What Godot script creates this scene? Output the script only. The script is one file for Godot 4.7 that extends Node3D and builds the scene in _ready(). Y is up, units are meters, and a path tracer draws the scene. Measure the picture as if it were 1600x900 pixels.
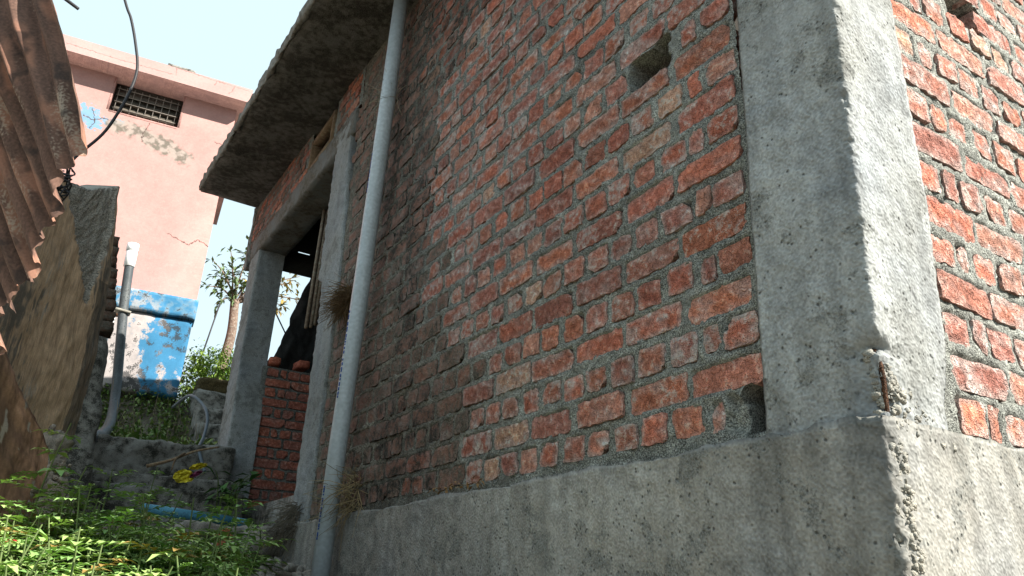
extends Node3D

var rng := RandomNumberGenerator.new()
var M := {}
var T := {}
var n_fine := FastNoiseLite.new()
var n_mid := FastNoiseLite.new()
var n_big := FastNoiseLite.new()
var used_names := {}


# ------------------------------------------------------------------ naming
func numbered(called: String) -> String:
	var k: int = used_names.get(called, 0)
	used_names[called] = k + 1
	return called if k == 0 else "%s_%03d" % [called, k]


func tag(o: Node3D, label: String, category: String, group := "", kind := "") -> Node3D:
	o.set_meta("label", label)
	o.set_meta("category", category)
	if group:
		o.set_meta("group", group)
	if kind:
		o.set_meta("kind", kind)
	return o


func thing(called: String, label: String, category: String, at := Vector3.ZERO, turn := 0.0, group := "") -> Node3D:
	var o := Node3D.new()
	o.name = numbered(called)
	add_child(o)
	o.position = at
	o.rotation.y = turn
	tag(o, label, category, group)
	return o


func piece(called: String, mesh: Mesh, mat: Material, parent: Node3D = null, at := Transform3D()) -> MeshInstance3D:
	var o := MeshInstance3D.new()
	o.name = called if parent else numbered(called)
	o.mesh = mesh
	if mat:
		o.material_override = mat
	o.transform = at
	if parent:
		parent.add_child(o, true)
	else:
		add_child(o, true)
	return o


func struct(called: String, mesh: Mesh, mat: Material) -> MeshInstance3D:
	var o := piece(called, mesh, mat)
	o.set_meta("kind", "structure")
	return o


# ------------------------------------------------------------------ shapes
func grid_mesh(p: PackedVector3Array, nu: int, nv: int, cols := PackedColorArray(), uvs := PackedVector2Array()) -> ArrayMesh:
	# p[j * nu + i]; the outside is the side that (along u) x (along v) points to
	var nrm := PackedVector3Array()
	nrm.resize(nu * nv)
	for j in nv:
		for i in nu:
			var a := p[j * nu + mini(i + 1, nu - 1)] - p[j * nu + maxi(i - 1, 0)]
			var b := p[mini(j + 1, nv - 1) * nu + i] - p[maxi(j - 1, 0) * nu + i]
			nrm[j * nu + i] = a.cross(b).normalized()
	var idx := PackedInt32Array()
	idx.resize((nu - 1) * (nv - 1) * 6)
	var k := 0
	for j in nv - 1:
		for i in nu - 1:
			var a := j * nu + i
			idx[k] = a
			idx[k + 1] = a + nu
			idx[k + 2] = a + 1
			idx[k + 3] = a + 1
			idx[k + 4] = a + nu
			idx[k + 5] = a + nu + 1
			k += 6
	var arr := []
	arr.resize(Mesh.ARRAY_MAX)
	arr[Mesh.ARRAY_VERTEX] = p
	arr[Mesh.ARRAY_NORMAL] = nrm
	if cols.size():
		arr[Mesh.ARRAY_COLOR] = cols
	if uvs.size():
		arr[Mesh.ARRAY_TEX_UV] = uvs
	arr[Mesh.ARRAY_INDEX] = idx
	var m := ArrayMesh.new()
	m.add_surface_from_arrays(Mesh.PRIMITIVE_TRIANGLES, arr)
	return m


func quad(st: SurfaceTool, a: Vector3, b: Vector3, c: Vector3, d: Vector3) -> void:
	# a b c d run counter-clockwise seen from outside
	for v in [a, c, b, a, d, c]:
		st.add_vertex(v)


func rough_box_into(st: SurfaceTool, size: Vector3, seg: Vector3i, bevel: float, amp: float, freq: float, off: Vector3, at := Transform3D(), back := true) -> void:
	var h := size * 0.5
	var inner := h - Vector3.ONE * bevel
	inner = inner.max(Vector3.ONE * 0.001)
	var faces := [[0, 1, 2, 1.0], [0, 1, 2, -1.0], [0, 2, 1, 1.0], [0, 2, 1, -1.0], [2, 1, 0, 1.0], [2, 1, 0, -1.0]]
	for f in faces:
		if not back and f[2] == 2 and f[3] < 0:
			continue
		var u: int = f[0]
		var v: int = f[1]
		var w: int = f[2]
		var s: float = f[3]
		var nu: int = seg[u]
		var nv: int = seg[v]
		var pts := PackedVector3Array()
		for j in nv + 1:
			for i in nu + 1:
				var p := Vector3.ZERO
				p[u] = lerpf(-h[u], h[u], float(i) / nu)
				p[v] = lerpf(-h[v], h[v], float(j) / nv)
				p[w] = h[w] * s
				var q := p.clamp(-inner, inner)
				var d := (p - q)
				d = d.normalized() if d.length() > 1e-6 else Vector3.ZERO
				var r := q + d * bevel
				var m := r * freq + off
				r += d * n_mid.get_noise_3d(m.x, m.y, m.z) * amp * 1.6 + Vector3(n_fine.get_noise_3d(m.x, m.y, m.z), n_fine.get_noise_3d(m.y + 40, m.z, m.x), n_fine.get_noise_3d(m.z, m.x + 80, m.y)) * amp * 0.8
				pts.append(at * r)
		var ccw: bool = (Vector3.ZERO + _axis(u)).cross(_axis(v)).dot(_axis(w)) * s > 0
		for j in nv:
			for i in nu:
				var a := pts[j * (nu + 1) + i]
				var b := pts[j * (nu + 1) + i + 1]
				var c := pts[(j + 1) * (nu + 1) + i + 1]
				var d2 := pts[(j + 1) * (nu + 1) + i]
				if ccw:
					quad(st, a, b, c, d2)
				else:
					quad(st, d2, c, b, a)


func _axis(k: int) -> Vector3:
	return [Vector3.RIGHT, Vector3.UP, Vector3.BACK][k]


func new_st() -> SurfaceTool:
	var st := SurfaceTool.new()
	st.begin(Mesh.PRIMITIVE_TRIANGLES)
	return st


func done(st: SurfaceTool) -> ArrayMesh:
	st.index()
	st.generate_normals()
	return st.commit()


func rough_box(size: Vector3, seg := Vector3i(4, 4, 4), bevel := 0.01, amp := 0.006, freq := 10.0, off := Vector3.ZERO) -> ArrayMesh:
	var st := new_st()
	rough_box_into(st, size, seg, bevel, amp, freq, off)
	return done(st)


func tube_into(st: SurfaceTool, pts: PackedVector3Array, r0: float, r1: float, sides := 10, caps := true) -> void:
	var n := pts.size()
	var rings := []
	var side := Vector3.ZERO
	for i in n:
		var t := (pts[mini(i + 1, n - 1)] - pts[maxi(i - 1, 0)]).normalized()
		if side == Vector3.ZERO:
			side = t.cross(Vector3.UP if absf(t.y) < 0.9 else Vector3.RIGHT).normalized()
		side = (side - t * side.dot(t)).normalized()
		var up := t.cross(side)
		var ring := PackedVector3Array()
		var r := lerpf(r0, r1, float(i) / maxf(n - 1, 1))
		for k in sides:
			var a := TAU * k / sides
			ring.append(pts[i] + (side * cos(a) + up * sin(a)) * r)
		rings.append(ring)
	for i in n - 1:
		for k in sides:
			var k2 := (k + 1) % sides
			quad(st, rings[i][k], rings[i][k2], rings[i + 1][k2], rings[i + 1][k])
	if caps:
		for k in sides:
			var k2 := (k + 1) % sides
			for v in [pts[0], rings[0][k], rings[0][k2]]:
				st.add_vertex(v)
			for v in [pts[n - 1], rings[n - 1][k2], rings[n - 1][k]]:
				st.add_vertex(v)


func tube(pts: PackedVector3Array, r0: float, r1: float, sides := 10) -> ArrayMesh:
	var st := new_st()
	tube_into(st, pts, r0, r1, sides)
	return done(st)


func smooth_path(pts: Array, per := 6) -> PackedVector3Array:
	var out := PackedVector3Array()
	var n := pts.size()
	for i in n - 1:
		var p0: Vector3 = pts[maxi(i - 1, 0)]
		var p1: Vector3 = pts[i]
		var p2: Vector3 = pts[i + 1]
		var p3: Vector3 = pts[mini(i + 2, n - 1)]
		for k in per:
			out.append(p1.cubic_interpolate(p2, p0, p3, float(k) / per))
	out.append(pts[n - 1])
	return out


func leaf_into(st: SurfaceTool, at: Vector3, dir: Vector3, up: Vector3, length: float, width: float, col: Color, droop := 0.2) -> void:
	dir = dir.normalized()
	var side := dir.cross(up)
	side = side.normalized() if side.length() > 0.01 else Vector3.RIGHT
	var nrm := side.cross(dir)
	var m := at + dir * length * 0.45 - nrm * length * droop * 0.15
	var tip := at + dir * length * 0.97 - nrm * length * droop
	var a := m + side * width * 0.5 + nrm * width * 0.12
	var b := m - side * width * 0.5 + nrm * width * 0.12
	st.set_color(col)
	for v in [at, m, a, at, b, m, a, m, tip, m, b, tip]:
		st.add_vertex(v)


func rv(a: float) -> Vector3:
	return Vector3(rng.randf_range(-a, a), rng.randf_range(-a, a), rng.randf_range(-a, a))


# ------------------------------------------------------------------ textures
func noise_img(size: int, kind: int, freq: float, octaves: int, sd: int) -> PackedByteArray:
	var n := FastNoiseLite.new()
	n.seed = sd
	n.noise_type = kind
	n.frequency = freq
	n.fractal_octaves = octaves
	n.fractal_gain = 0.55
	if kind == FastNoiseLite.TYPE_CELLULAR:
		n.fractal_type = FastNoiseLite.FRACTAL_NONE if octaves == 1 else FastNoiseLite.FRACTAL_FBM
		n.cellular_return_type = FastNoiseLite.RETURN_DISTANCE
	return n.get_seamless_image(size, size, false, false, 0.12, true).get_data()


func tex_of(size: int, data: PackedByteArray, fmt: int) -> ImageTexture:
	return ImageTexture.create_from_image(Image.create_from_data(size, size, false, fmt, data))


func make_textures() -> void:
	var S := 1024
	var big := noise_img(S, FastNoiseLite.TYPE_SIMPLEX_SMOOTH, 0.004, 4, 11)
	var mid := noise_img(S, FastNoiseLite.TYPE_SIMPLEX_SMOOTH, 0.022, 4, 12)
	var fine := noise_img(S, FastNoiseLite.TYPE_SIMPLEX_SMOOTH, 0.16, 3, 13)
	var grain := noise_img(S, FastNoiseLite.TYPE_VALUE, 0.42, 1, 16)
	var cell := noise_img(S, FastNoiseLite.TYPE_CELLULAR, 0.075, 1, 14)
	var ridge := noise_img(S, FastNoiseLite.TYPE_SIMPLEX_SMOOTH, 0.03, 4, 15)
	var cement := PackedByteArray()
	var cement_h := PackedByteArray()
	var brick := PackedByteArray()
	var brick_h := PackedByteArray()
	var smear := PackedByteArray()
	var grit := PackedByteArray()
	var stain := PackedByteArray()
	cement.resize(S * S * 3)
	brick.resize(S * S * 3)
	grit.resize(S * S * 3)
	cement_h.resize(S * S)
	brick_h.resize(S * S)
	smear.resize(S * S)
	stain.resize(S * S)
	var rough := PackedByteArray()
	var mould_shade := PackedByteArray()
	mould_shade.resize(S * S)
	var pale_grain := PackedByteArray()
	pale_grain.resize(S * S * 3)
	rough.resize(S * S)
	for k in S * S:
		var a := big[k] / 255.0 - 0.5
		var b := mid[k] / 255.0 - 0.5
		var c := fine[k] / 255.0 - 0.5
		var d := cell[k] / 255.0
		var e := grain[k] / 255.0 - 0.5
		var r := 1.0 - absf(ridge[k] / 255.0 - 0.5) * 2.0
		# cement: cloudy grey, fine sand, a few dark pits
		var pit := clampf((0.14 - d + c * 0.12) * 12.0, 0.0, 1.0) * clampf((b + a * 0.6 - 0.06) * 9.0, 0.0, 1.0)
		var v := clampf(0.82 + a * 0.18 + b * 0.22 + c * 0.18 + e * 0.16, 0.0, 1.0) * (1.0 - 0.55 * pit)
		cement[k * 3] = int(255.0 * clampf(v * (1.0 + a * 0.03), 0, 1))
		cement[k * 3 + 1] = int(255.0 * v)
		cement[k * 3 + 2] = int(255.0 * clampf(v * (0.985 - a * 0.05), 0, 1))
		cement_h[k] = int(255.0 * clampf(0.55 + b * 0.15 + c * 0.35 + e * 0.4 - pit * 0.6, 0, 1))
		# mortar: coarse sand with light and dark grains
		var g := clampf(0.72 + a * 0.1 + b * 0.25 + c * 0.5 + e * 0.65, 0.0, 1.0)
		grit[k * 3] = int(255.0 * g)
		grit[k * 3 + 1] = int(255.0 * g)
		grit[k * 3 + 2] = int(255.0 * g * 0.97)
		# brick: burnt clay, grainy, with paler and blacker flecks
		var w := clampf(0.82 + a * 0.14 + b * 0.34 + c * 0.34 + e * 0.2 - maxf(0.0, r - 0.93) * 1.6, 0.0, 1.0)
		var pale := clampf((b - 0.17) * 5.0, 0.0, 0.55)
		brick[k * 3] = int(255.0 * clampf(w, 0, 1))
		brick[k * 3 + 1] = int(255.0 * clampf(w * (0.94 + pale * 0.3), 0, 1))
		brick[k * 3 + 2] = int(255.0 * clampf(w * (0.92 + pale * 0.4), 0, 1))
		brick_h[k] = int(255.0 * clampf(0.6 + b * 0.6 + c * 0.3 + e * 0.1 - maxf(0.0, r - 0.9) * 3.0, 0, 1))
		smear[k] = int(255.0 * clampf((a * 0.6 + b * 0.6 + c * 0.4 - 0.05) * 4.0, 0.0, 0.85))
		rough[k] = int(255.0 * clampf((a * 0.9 + b * 0.7 + c * 0.5 - 0.08) * 3.2, 0.0, 0.8))
		stain[k] = int(255.0 * clampf(0.5 + (a * 0.9 + b * 0.8 + c * 0.6 + e * 0.2) * 1.7, 0.0, 1.0))
		mould_shade[k] = int(255.0 * clampf(0.8 + (a * 0.8 + b * 0.8 + c * 0.6) * 1.5, 0.0, 1.0))
		var pg := int(255.0 * clampf(0.93 + e * 0.1 + c * 0.12 + b * 0.06, 0.0, 1.0))
		pale_grain[k * 3] = pg
		pale_grain[k * 3 + 1] = pg
		pale_grain[k * 3 + 2] = pg
	T.cement = tex_of(S, cement, Image.FORMAT_RGB8)
	T.cement_h = tex_of(S, cement_h, Image.FORMAT_L8)
	T.grit = tex_of(S, grit, Image.FORMAT_RGB8)
	T.brick = tex_of(S, brick, Image.FORMAT_RGB8)
	T.brick_h = tex_of(S, brick_h, Image.FORMAT_L8)
	T.smear = tex_of(S, smear, Image.FORMAT_L8)
	T.rough_mask = tex_of(S, rough, Image.FORMAT_L8)
	T.mould_shade = tex_of(S, mould_shade, Image.FORMAT_L8)
	T.pale_grain = tex_of(S, pale_grain, Image.FORMAT_RGB8)
	T.stain = tex_of(S, stain, Image.FORMAT_L8)


func lin(r: float, g: float, b: float) -> Color:
	return Color(r, g, b).linear_to_srgb()


func mat(color: Color, tex: Texture2D = null, scale := 0.6, bump: Texture2D = null, depth := 0.3, rough := 0.9, world := true) -> StandardMaterial3D:
	var m := StandardMaterial3D.new()
	m.albedo_color = color
	m.roughness = rough
	m.metallic_specular = 0.3
	if tex:
		m.albedo_texture = tex
	if bump:
		m.heightmap_enabled = true
		m.heightmap_texture = bump
		m.heightmap_scale = depth
	if tex or bump:
		m.uv1_triplanar = true
		m.uv1_world_triplanar = world
		m.uv1_triplanar_sharpness = 4.0
		m.uv1_scale = Vector3.ONE * scale
	return m


func with_detail(m: StandardMaterial3D, mask: Texture2D, over: Texture2D, scale := 0.9) -> StandardMaterial3D:
	m.detail_enabled = true
	m.detail_blend_mode = BaseMaterial3D.BLEND_MODE_MIX
	m.detail_mask = mask
	m.detail_albedo = over
	m.detail_uv_layer = BaseMaterial3D.DETAIL_UV_2
	m.uv2_triplanar = true
	m.uv2_world_triplanar = true
	m.uv2_scale = Vector3.ONE * scale
	return m


func tinted(src: Texture2D, tint: Color) -> ImageTexture:
	# a copy of a texture multiplied by a colour given in linear values
	var im: Image = src.get_image().duplicate()
	im.resize(512, 512)
	var d := im.get_data()
	var t := tint.linear_to_srgb()
	for k in 512 * 512:
		d[k * 3] = mini(255, int(d[k * 3] * t.r))
		d[k * 3 + 1] = mini(255, int(d[k * 3 + 1] * t.g))
		d[k * 3 + 2] = mini(255, int(d[k * 3 + 2] * t.b))
	return tex_of(512, d, Image.FORMAT_RGB8)


func vcol(m: StandardMaterial3D) -> StandardMaterial3D:
	m.vertex_color_use_as_albedo = true
	return m


func make_materials() -> void:
	T.cement_film = tinted(T.cement, Color(0.62, 0.56, 0.54))
	T.dirt_film = tinted(T.grit, Color(0.20, 0.18, 0.155))
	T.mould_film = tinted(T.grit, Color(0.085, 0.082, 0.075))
	T.rough_film = tinted(T.grit, Color(0.23, 0.24, 0.245))
	M.mortar = vcol(mat(Color.WHITE, T.grit, 1.1, T.cement_h, 0.5))
	M.concrete = with_detail(vcol(mat(Color.WHITE, T.cement, 0.5, T.cement_h, 0.5)), T.rough_mask, T.rough_film, 1.1)
	M.dark_concrete = with_detail(mat(lin(0.50, 0.485, 0.455), T.cement, 0.6, T.cement_h, 0.8), T.stain, T.mould_film)
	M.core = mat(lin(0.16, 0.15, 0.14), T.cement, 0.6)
	# every brick carries its own clay and cement film as vertex colours; three grounds differ in the dirt on them
	M.brick = vcol(mat(Color.WHITE, T.brick, 1.3, T.brick_h, 1.3))
	M.film_brick = with_detail(vcol(mat(Color.WHITE, T.brick, 1.3, T.brick_h, 1.3)), T.smear, T.cement_film)
	M.grime_brick = with_detail(vcol(mat(Color.WHITE, T.brick, 1.3, T.brick_h, 1.3)), T.stain, T.dirt_film)
	M.mould_brick = with_detail(vcol(mat(Color.WHITE, T.brick, 1.3, T.brick_h, 1.3)), T.stain, T.mould_film)
	M.red_brick = []
	for t in [Vector3(0.62, 0.21, 0.135), Vector3(0.55, 0.19, 0.13), Vector3(0.68, 0.25, 0.14)]:
		M.red_brick.append(mat(lin(t.x, t.y, t.z), T.brick, 1.3, T.brick_h, 0.6))
	M.old_brick = with_detail(mat(lin(0.26, 0.17, 0.13), T.brick, 1.3, T.brick_h, 1.2), T.stain, T.dirt_film)
	M.pipe = mat(lin(0.44, 0.50, 0.54), T.pale_grain, 0.22, null, 0.0, 0.4)
	M.pipe.metallic_specular = 0.5
	M.ink = mat(lin(0.03, 0.08, 0.28))
	M.wood = mat(lin(0.30, 0.24, 0.16), T.brick, 0.9, T.brick_h, 0.3)
	M.bamboo = mat(lin(0.34, 0.31, 0.25), T.brick, 0.9)
	M.black = mat(lin(0.04, 0.042, 0.043), T.cement, 0.5, T.cement_h, 0.6, 0.7)  # black sheeting, kept this dark to put the porch's shade into the colour
	M.rebar = mat(lin(0.12, 0.055, 0.03), T.grit, 2.0, T.cement_h, 0.5, 0.8)
	M.iron = mat(lin(0.22, 0.2, 0.18), null, 1.0, null, 0.0, 0.6)
	M.leaf = vcol(mat(Color.WHITE, null, 1.0, null, 0.0, 0.6))
	M.leaf.backlight_enabled = true
	M.leaf.backlight = Color(0.35, 0.4, 0.2)
	M.stem = mat(lin(0.10, 0.14, 0.05), null, 1.0, null, 0.0, 0.7)
	M.straw = vcol(mat(Color.WHITE, null, 1.0, null, 0.0, 0.8))
	M.bark = mat(lin(0.31, 0.26, 0.22), T.brick, 0.8, T.brick_h, 1.2)
	M.soil = with_detail(mat(lin(0.42, 0.37, 0.30), T.grit, 0.7, T.cement_h, 1.0), T.stain, T.dirt_film)
	M.rubble = mat(lin(0.40, 0.37, 0.34), T.cement, 0.9, T.cement_h, 0.6)
	M.wire = mat(lin(0.035, 0.035, 0.04), null, 1.0, null, 0.0, 0.5)


# ------------------------------------------------------------------ the brick house
func keyed(keys: Array, y: float) -> float:
	if y <= keys[0][0]:
		return keys[0][1]
	for k in keys.size() - 1:
		if y <= keys[k + 1][0]:
			return lerpf(keys[k][1], keys[k + 1][1], (y - keys[k][0]) / (keys[k + 1][0] - keys[k][0]))
	return keys[-1][1]


func grey(base: Vector3, v: float) -> Color:
	return Color(base.x * v, base.y * v, base.z * v)


# A rectangular mass of cast concrete seen on its lane face (x = const) and its front face (z = const), the faces built as one wrapped
# skin. lane_z0, corner_z, front_x1 and face_x may change with height.
func wrapped_mass(lane_z0: Array, corner_z: Array, face_x: Array, front_x1: Array, ys: PackedFloat32Array, step: float, ragged: float, spall: Array, base: Vector3, ledge: float) -> ArrayMesh:
	var wl: float = keyed(corner_z, ys[0]) - keyed(lane_z0, ys[0])
	var wf: float = keyed(front_x1, ys[0]) - keyed(face_x, ys[0])
	var na := maxi(2, int(wl / step))
	var nb := maxi(2, int(wf / step))
	var nu := na + nb + 3
	var nv := ys.size() + (1 if ledge > 0 else 0)
	var pts := PackedVector3Array()
	var cols := PackedColorArray()
	for j in nv:
		var y := ys[mini(j, ys.size() - 1)]
		var z0 := keyed(lane_z0, y)
		var z1 := keyed(corner_z, y)
		var x0 := keyed(face_x, y)
		var x1 := keyed(front_x1, y)
		for i in nu:
			var p: Vector3
			var nrm: Vector3
			var edge := 1.0
			if i == 0:
				p = Vector3(x0 + 0.08, y, z0)
				nrm = Vector3.ZERO
			elif i <= na + 1:
				var t := float(i - 1) / na
				p = Vector3(x0, y, lerpf(z0, z1, t))
				nrm = Vector3.LEFT
				edge = z1 - p.z
			elif i < nu - 1:
				var t := float(i - na - 1) / nb
				p = Vector3(lerpf(x0, x1, t), y, z1)
				nrm = Vector3.BACK
				edge = p.x - x0
			else:
				p = Vector3(x1, y, z1 - 0.08)
				nrm = Vector3.ZERO
			var round_off := clampf(1.0 - edge / 0.02, 0.0, 1.0)
			if nrm != Vector3.ZERO:
				var diag := Vector3(-0.707, 0, 0.707)
				var q := p * 30.0
				var d := n_mid.get_noise_3d(q.x, q.y, q.z) * 0.0045 + n_big.get_noise_3d(p.x * 5, p.y * 5, p.z * 5) * 0.006
				d += n_fine.get_noise_3d(p.x * 60, p.y * 60, p.z * 60) * 0.0016
				p += nrm * d
				# the arris is worn and chipped
				var chip := exp(-edge / 0.014) * ragged * (0.12 + maxf(0.0, n_mid.get_noise_3d(7.0, p.y * 36.0, edge * 40.0) * 2.4 - 0.35) + n_mid.get_noise_3d(17.0, p.y * 150.0, edge * 130.0) * 0.55)
				if nrm == Vector3.BACK:
					p.z += n_mid.get_noise_3d(p.x * 120, p.y * 120, 5) * 0.008 * clampf((1.99 - y) * 8.0, 0.0, 1.0) * clampf((y - 1.5) * 4.0, 0.0, 1.0) * clampf(1.0 - edge / 0.2, 0.0, 1.0)
				p -= diag * maxf(chip, 0.0)
				p -= diag * round_off * round_off * 0.004
				for s in spall:
					var e := clampf(1.0 - absf(y - s[0]) / s[1], 0.0, 1.0) * clampf(1.0 - edge / s[2], 0.0, 1.0)
					if e > 0:
						p -= diag * (sqrt(e) * s[3] * (0.8 + 0.9 * n_mid.get_noise_3d(p.x * 45, p.y * 45, p.z * 45)))
			if ledge > 0 and j == nv - 1:
				p += Vector3(ledge if i <= na + 1 else 0.0, 0.004, -ledge if i >= na + 1 else 0.0)
			elif ledge > 0 and j == nv - 2:
				p.y += n_big.get_noise_2d(p.z * 9 + 3, p.x * 9) * 0.02 + n_mid.get_noise_2d(p.z * 30, p.x * 30) * 0.006
			pts.append(p)
			# water marks and cloudy cement, in streaks that run down
			var st := n_mid.get_noise_3d(p.x * 30, p.y * 1.8, p.z * 30) * 0.34 + n_mid.get_noise_3d(p.x * 9, p.y * 5, p.z * 9) * 0.26 + n_big.get_noise_3d(p.x * 3, p.y * 2.2, p.z * 3) * 0.3
			if ledge > 0:
				st -= clampf(n_big.get_noise_3d(p.x * 2, p.y * 1.6, p.z * 2.2 + 4) * 1.6 - 0.05, 0.0, 0.5) * clampf(0.6 + n_mid.get_noise_3d(p.x * 26, p.y * 5, p.z * 26) * 1.4, 0.0, 1.0)
				if absf(p.z + 1.335 + n_mid.get_noise_2d(y * 12, 8) * 0.01) < 0.007 and nrm == Vector3.LEFT:
					pts[pts.size() - 1] = p + Vector3(0.007, 0, 0)
			cols.append(grey(base, clampf(1.0 + st, 0.35, 1.5)))
	return grid_mesh(pts, nu, nv, cols)


# rows of English bond: [along centre, height centre, length, height]
func bond(start: float, stop: float, first: float, pitch: float, rows: int, stretch_first: bool, limit: Callable) -> Array:
	var out := []
	for r in rows:
		var y := first + pitch * r
		var a := start
		var stretch := (r % 2 == 0) == stretch_first
		var k := 0
		while a < stop:
			var l := 0.247 if stretch else 0.1225
			if not stretch and k == 1:
				l = 0.075
			var c := a + l * 0.5
			if limit.call(c, y, l):
				out.append([c + rng.randf_range(-0.006, 0.006), y + rng.randf_range(-0.005, 0.005), l - rng.randf_range(0.014, 0.03), rng.randf_range(0.069, 0.082), stretch])
			a += l
			k += 1
	return out


const CLAY := [Vector3(0.66, 0.255, 0.175), Vector3(0.58, 0.23, 0.17), Vector3(0.53, 0.245, 0.195), Vector3(0.67, 0.28, 0.18), Vector3(0.62, 0.29, 0.21), Vector3(0.49, 0.23, 0.19), Vector3(0.66, 0.36, 0.275), Vector3(0.60, 0.275, 0.205), Vector3(0.72, 0.49, 0.36)]


# One brick face down to where it sinks in the mortar: uneven outline, chipped corners, a coarse face. The film of cement lies
# along its edges and in patches.
func brick_shape(length: float, height: float, depth: float, clay: Vector3, film: float, film_color: Vector3, rough := 1.0) -> ArrayMesh:
	var nu := 11 if length > 0.16 else 6
	var nv := 5
	var sd := rng.randf_range(0, 400)
	var cut := [rng.randf_range(0.0, 0.009), rng.randf_range(0.0, 0.009), rng.randf_range(0.0, 0.009), rng.randf_range(0.0, 0.009)]
	if rng.randf() < 0.35:
		cut[rng.randi() % 4] = rng.randf_range(0.018, 0.034)
	var skew := rng.randf_range(-0.004, 0.004)
	var p := PackedVector3Array()
	var cols := PackedColorArray()
	var w := nu + 1
	for j in nv + 1:
		for i in nu + 1:
			var u := float(i) / nu * 2.0 - 1.0
			var v := float(j) / nv * 2.0 - 1.0
			var x := u * length * 0.5
			var y := v * height * 0.5
			var c: float = cut[(1 if u > 0 else 0) + (2 if v > 0 else 0)]
			var dx := length * 0.5 - absf(x)
			var dy := height * 0.5 - absf(y)
			if dx + dy < c:
				x -= signf(u) * (c - dx - dy) * 0.55
				y -= signf(v) * (c - dx - dy) * 0.55
			x += n_mid.get_noise_2d(y * 60 + sd, sd) * 0.0065 * rough * absf(u) + v * skew
			y += n_mid.get_noise_2d(x * 42 + sd, sd + 50) * 0.006 * rough * absf(v)
			var edge := minf(dx, dy)
			var z := (n_mid.get_noise_3d(x * 44, y * 60, sd) * 0.0055 + n_fine.get_noise_3d(x * 60, y * 60, sd) * 0.0026) * rough
			z -= clampf(1.0 - edge / 0.006, 0, 1) * 0.0012
			p.append(Vector3(x, y, z))
			var f := clampf(1.0 - edge / 0.017 + n_mid.get_noise_3d(x * 45, y * 45, sd + 9) * 0.9, 0, 1) * 0.8
			f = maxf(f, clampf(n_big.get_noise_3d(x * 34, y * 60, sd + 30) * 2.6 - 0.1, 0, 1))
			f *= film
			var k := clay * (1.0 + n_mid.get_noise_3d(x * 24, y * 24, sd + 70) * 0.35)
			k = k.lerp(film_color * (1.0 + n_fine.get_noise_3d(x * 50, y * 50, sd) * 0.25), f)
			cols.append(Color(clampf(k.x, 0, 1), clampf(k.y, 0, 1), clampf(k.z, 0, 1)))
	var nrm := PackedVector3Array()
	for j in nv + 1:
		for i in nu + 1:
			var du := p[j * w + mini(i + 1, nu)] - p[j * w + maxi(i - 1, 0)]
			var dv := p[mini(j + 1, nv) * w + i] - p[maxi(j - 1, 0) * w + i]
			nrm.append(du.cross(dv).normalized())
	var idx := PackedInt32Array()
	for j in nv:
		for i in nu:
			var q := j * w + i
			idx.append_array([q, q + w, q + 1, q + 1, q + w, q + w + 1])
	# the four sides, each with edges of its own
	for side in 4:
		var n := nu if side < 2 else nv
		var out: Vector3 = [Vector3.DOWN, Vector3.UP, Vector3.LEFT, Vector3.RIGHT][side]
		var first := p.size()
		for i in n + 1:
			var q: int = [i, nv * w + i, i * w, i * w + nu][side]
			for deep in 2:
				p.append(p[q] + (Vector3(0, 0, -depth) if deep else Vector3.ZERO))
				nrm.append(out)
				cols.append(cols[q])
		for i in n:
			var q := first + i * 2
			if side == 0 or side == 3:
				idx.append_array([q, q + 2, q + 1, q + 1, q + 2, q + 3])
			else:
				idx.append_array([q, q + 1, q + 2, q + 1, q + 3, q + 2])
	var arr := []
	arr.resize(Mesh.ARRAY_MAX)
	arr[Mesh.ARRAY_VERTEX] = p
	arr[Mesh.ARRAY_NORMAL] = nrm
	arr[Mesh.ARRAY_COLOR] = cols
	arr[Mesh.ARRAY_INDEX] = idx
	var m := ArrayMesh.new()
	m.add_surface_from_arrays(Mesh.PRIMITIVE_TRIANGLES, arr)
	return m


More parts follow.
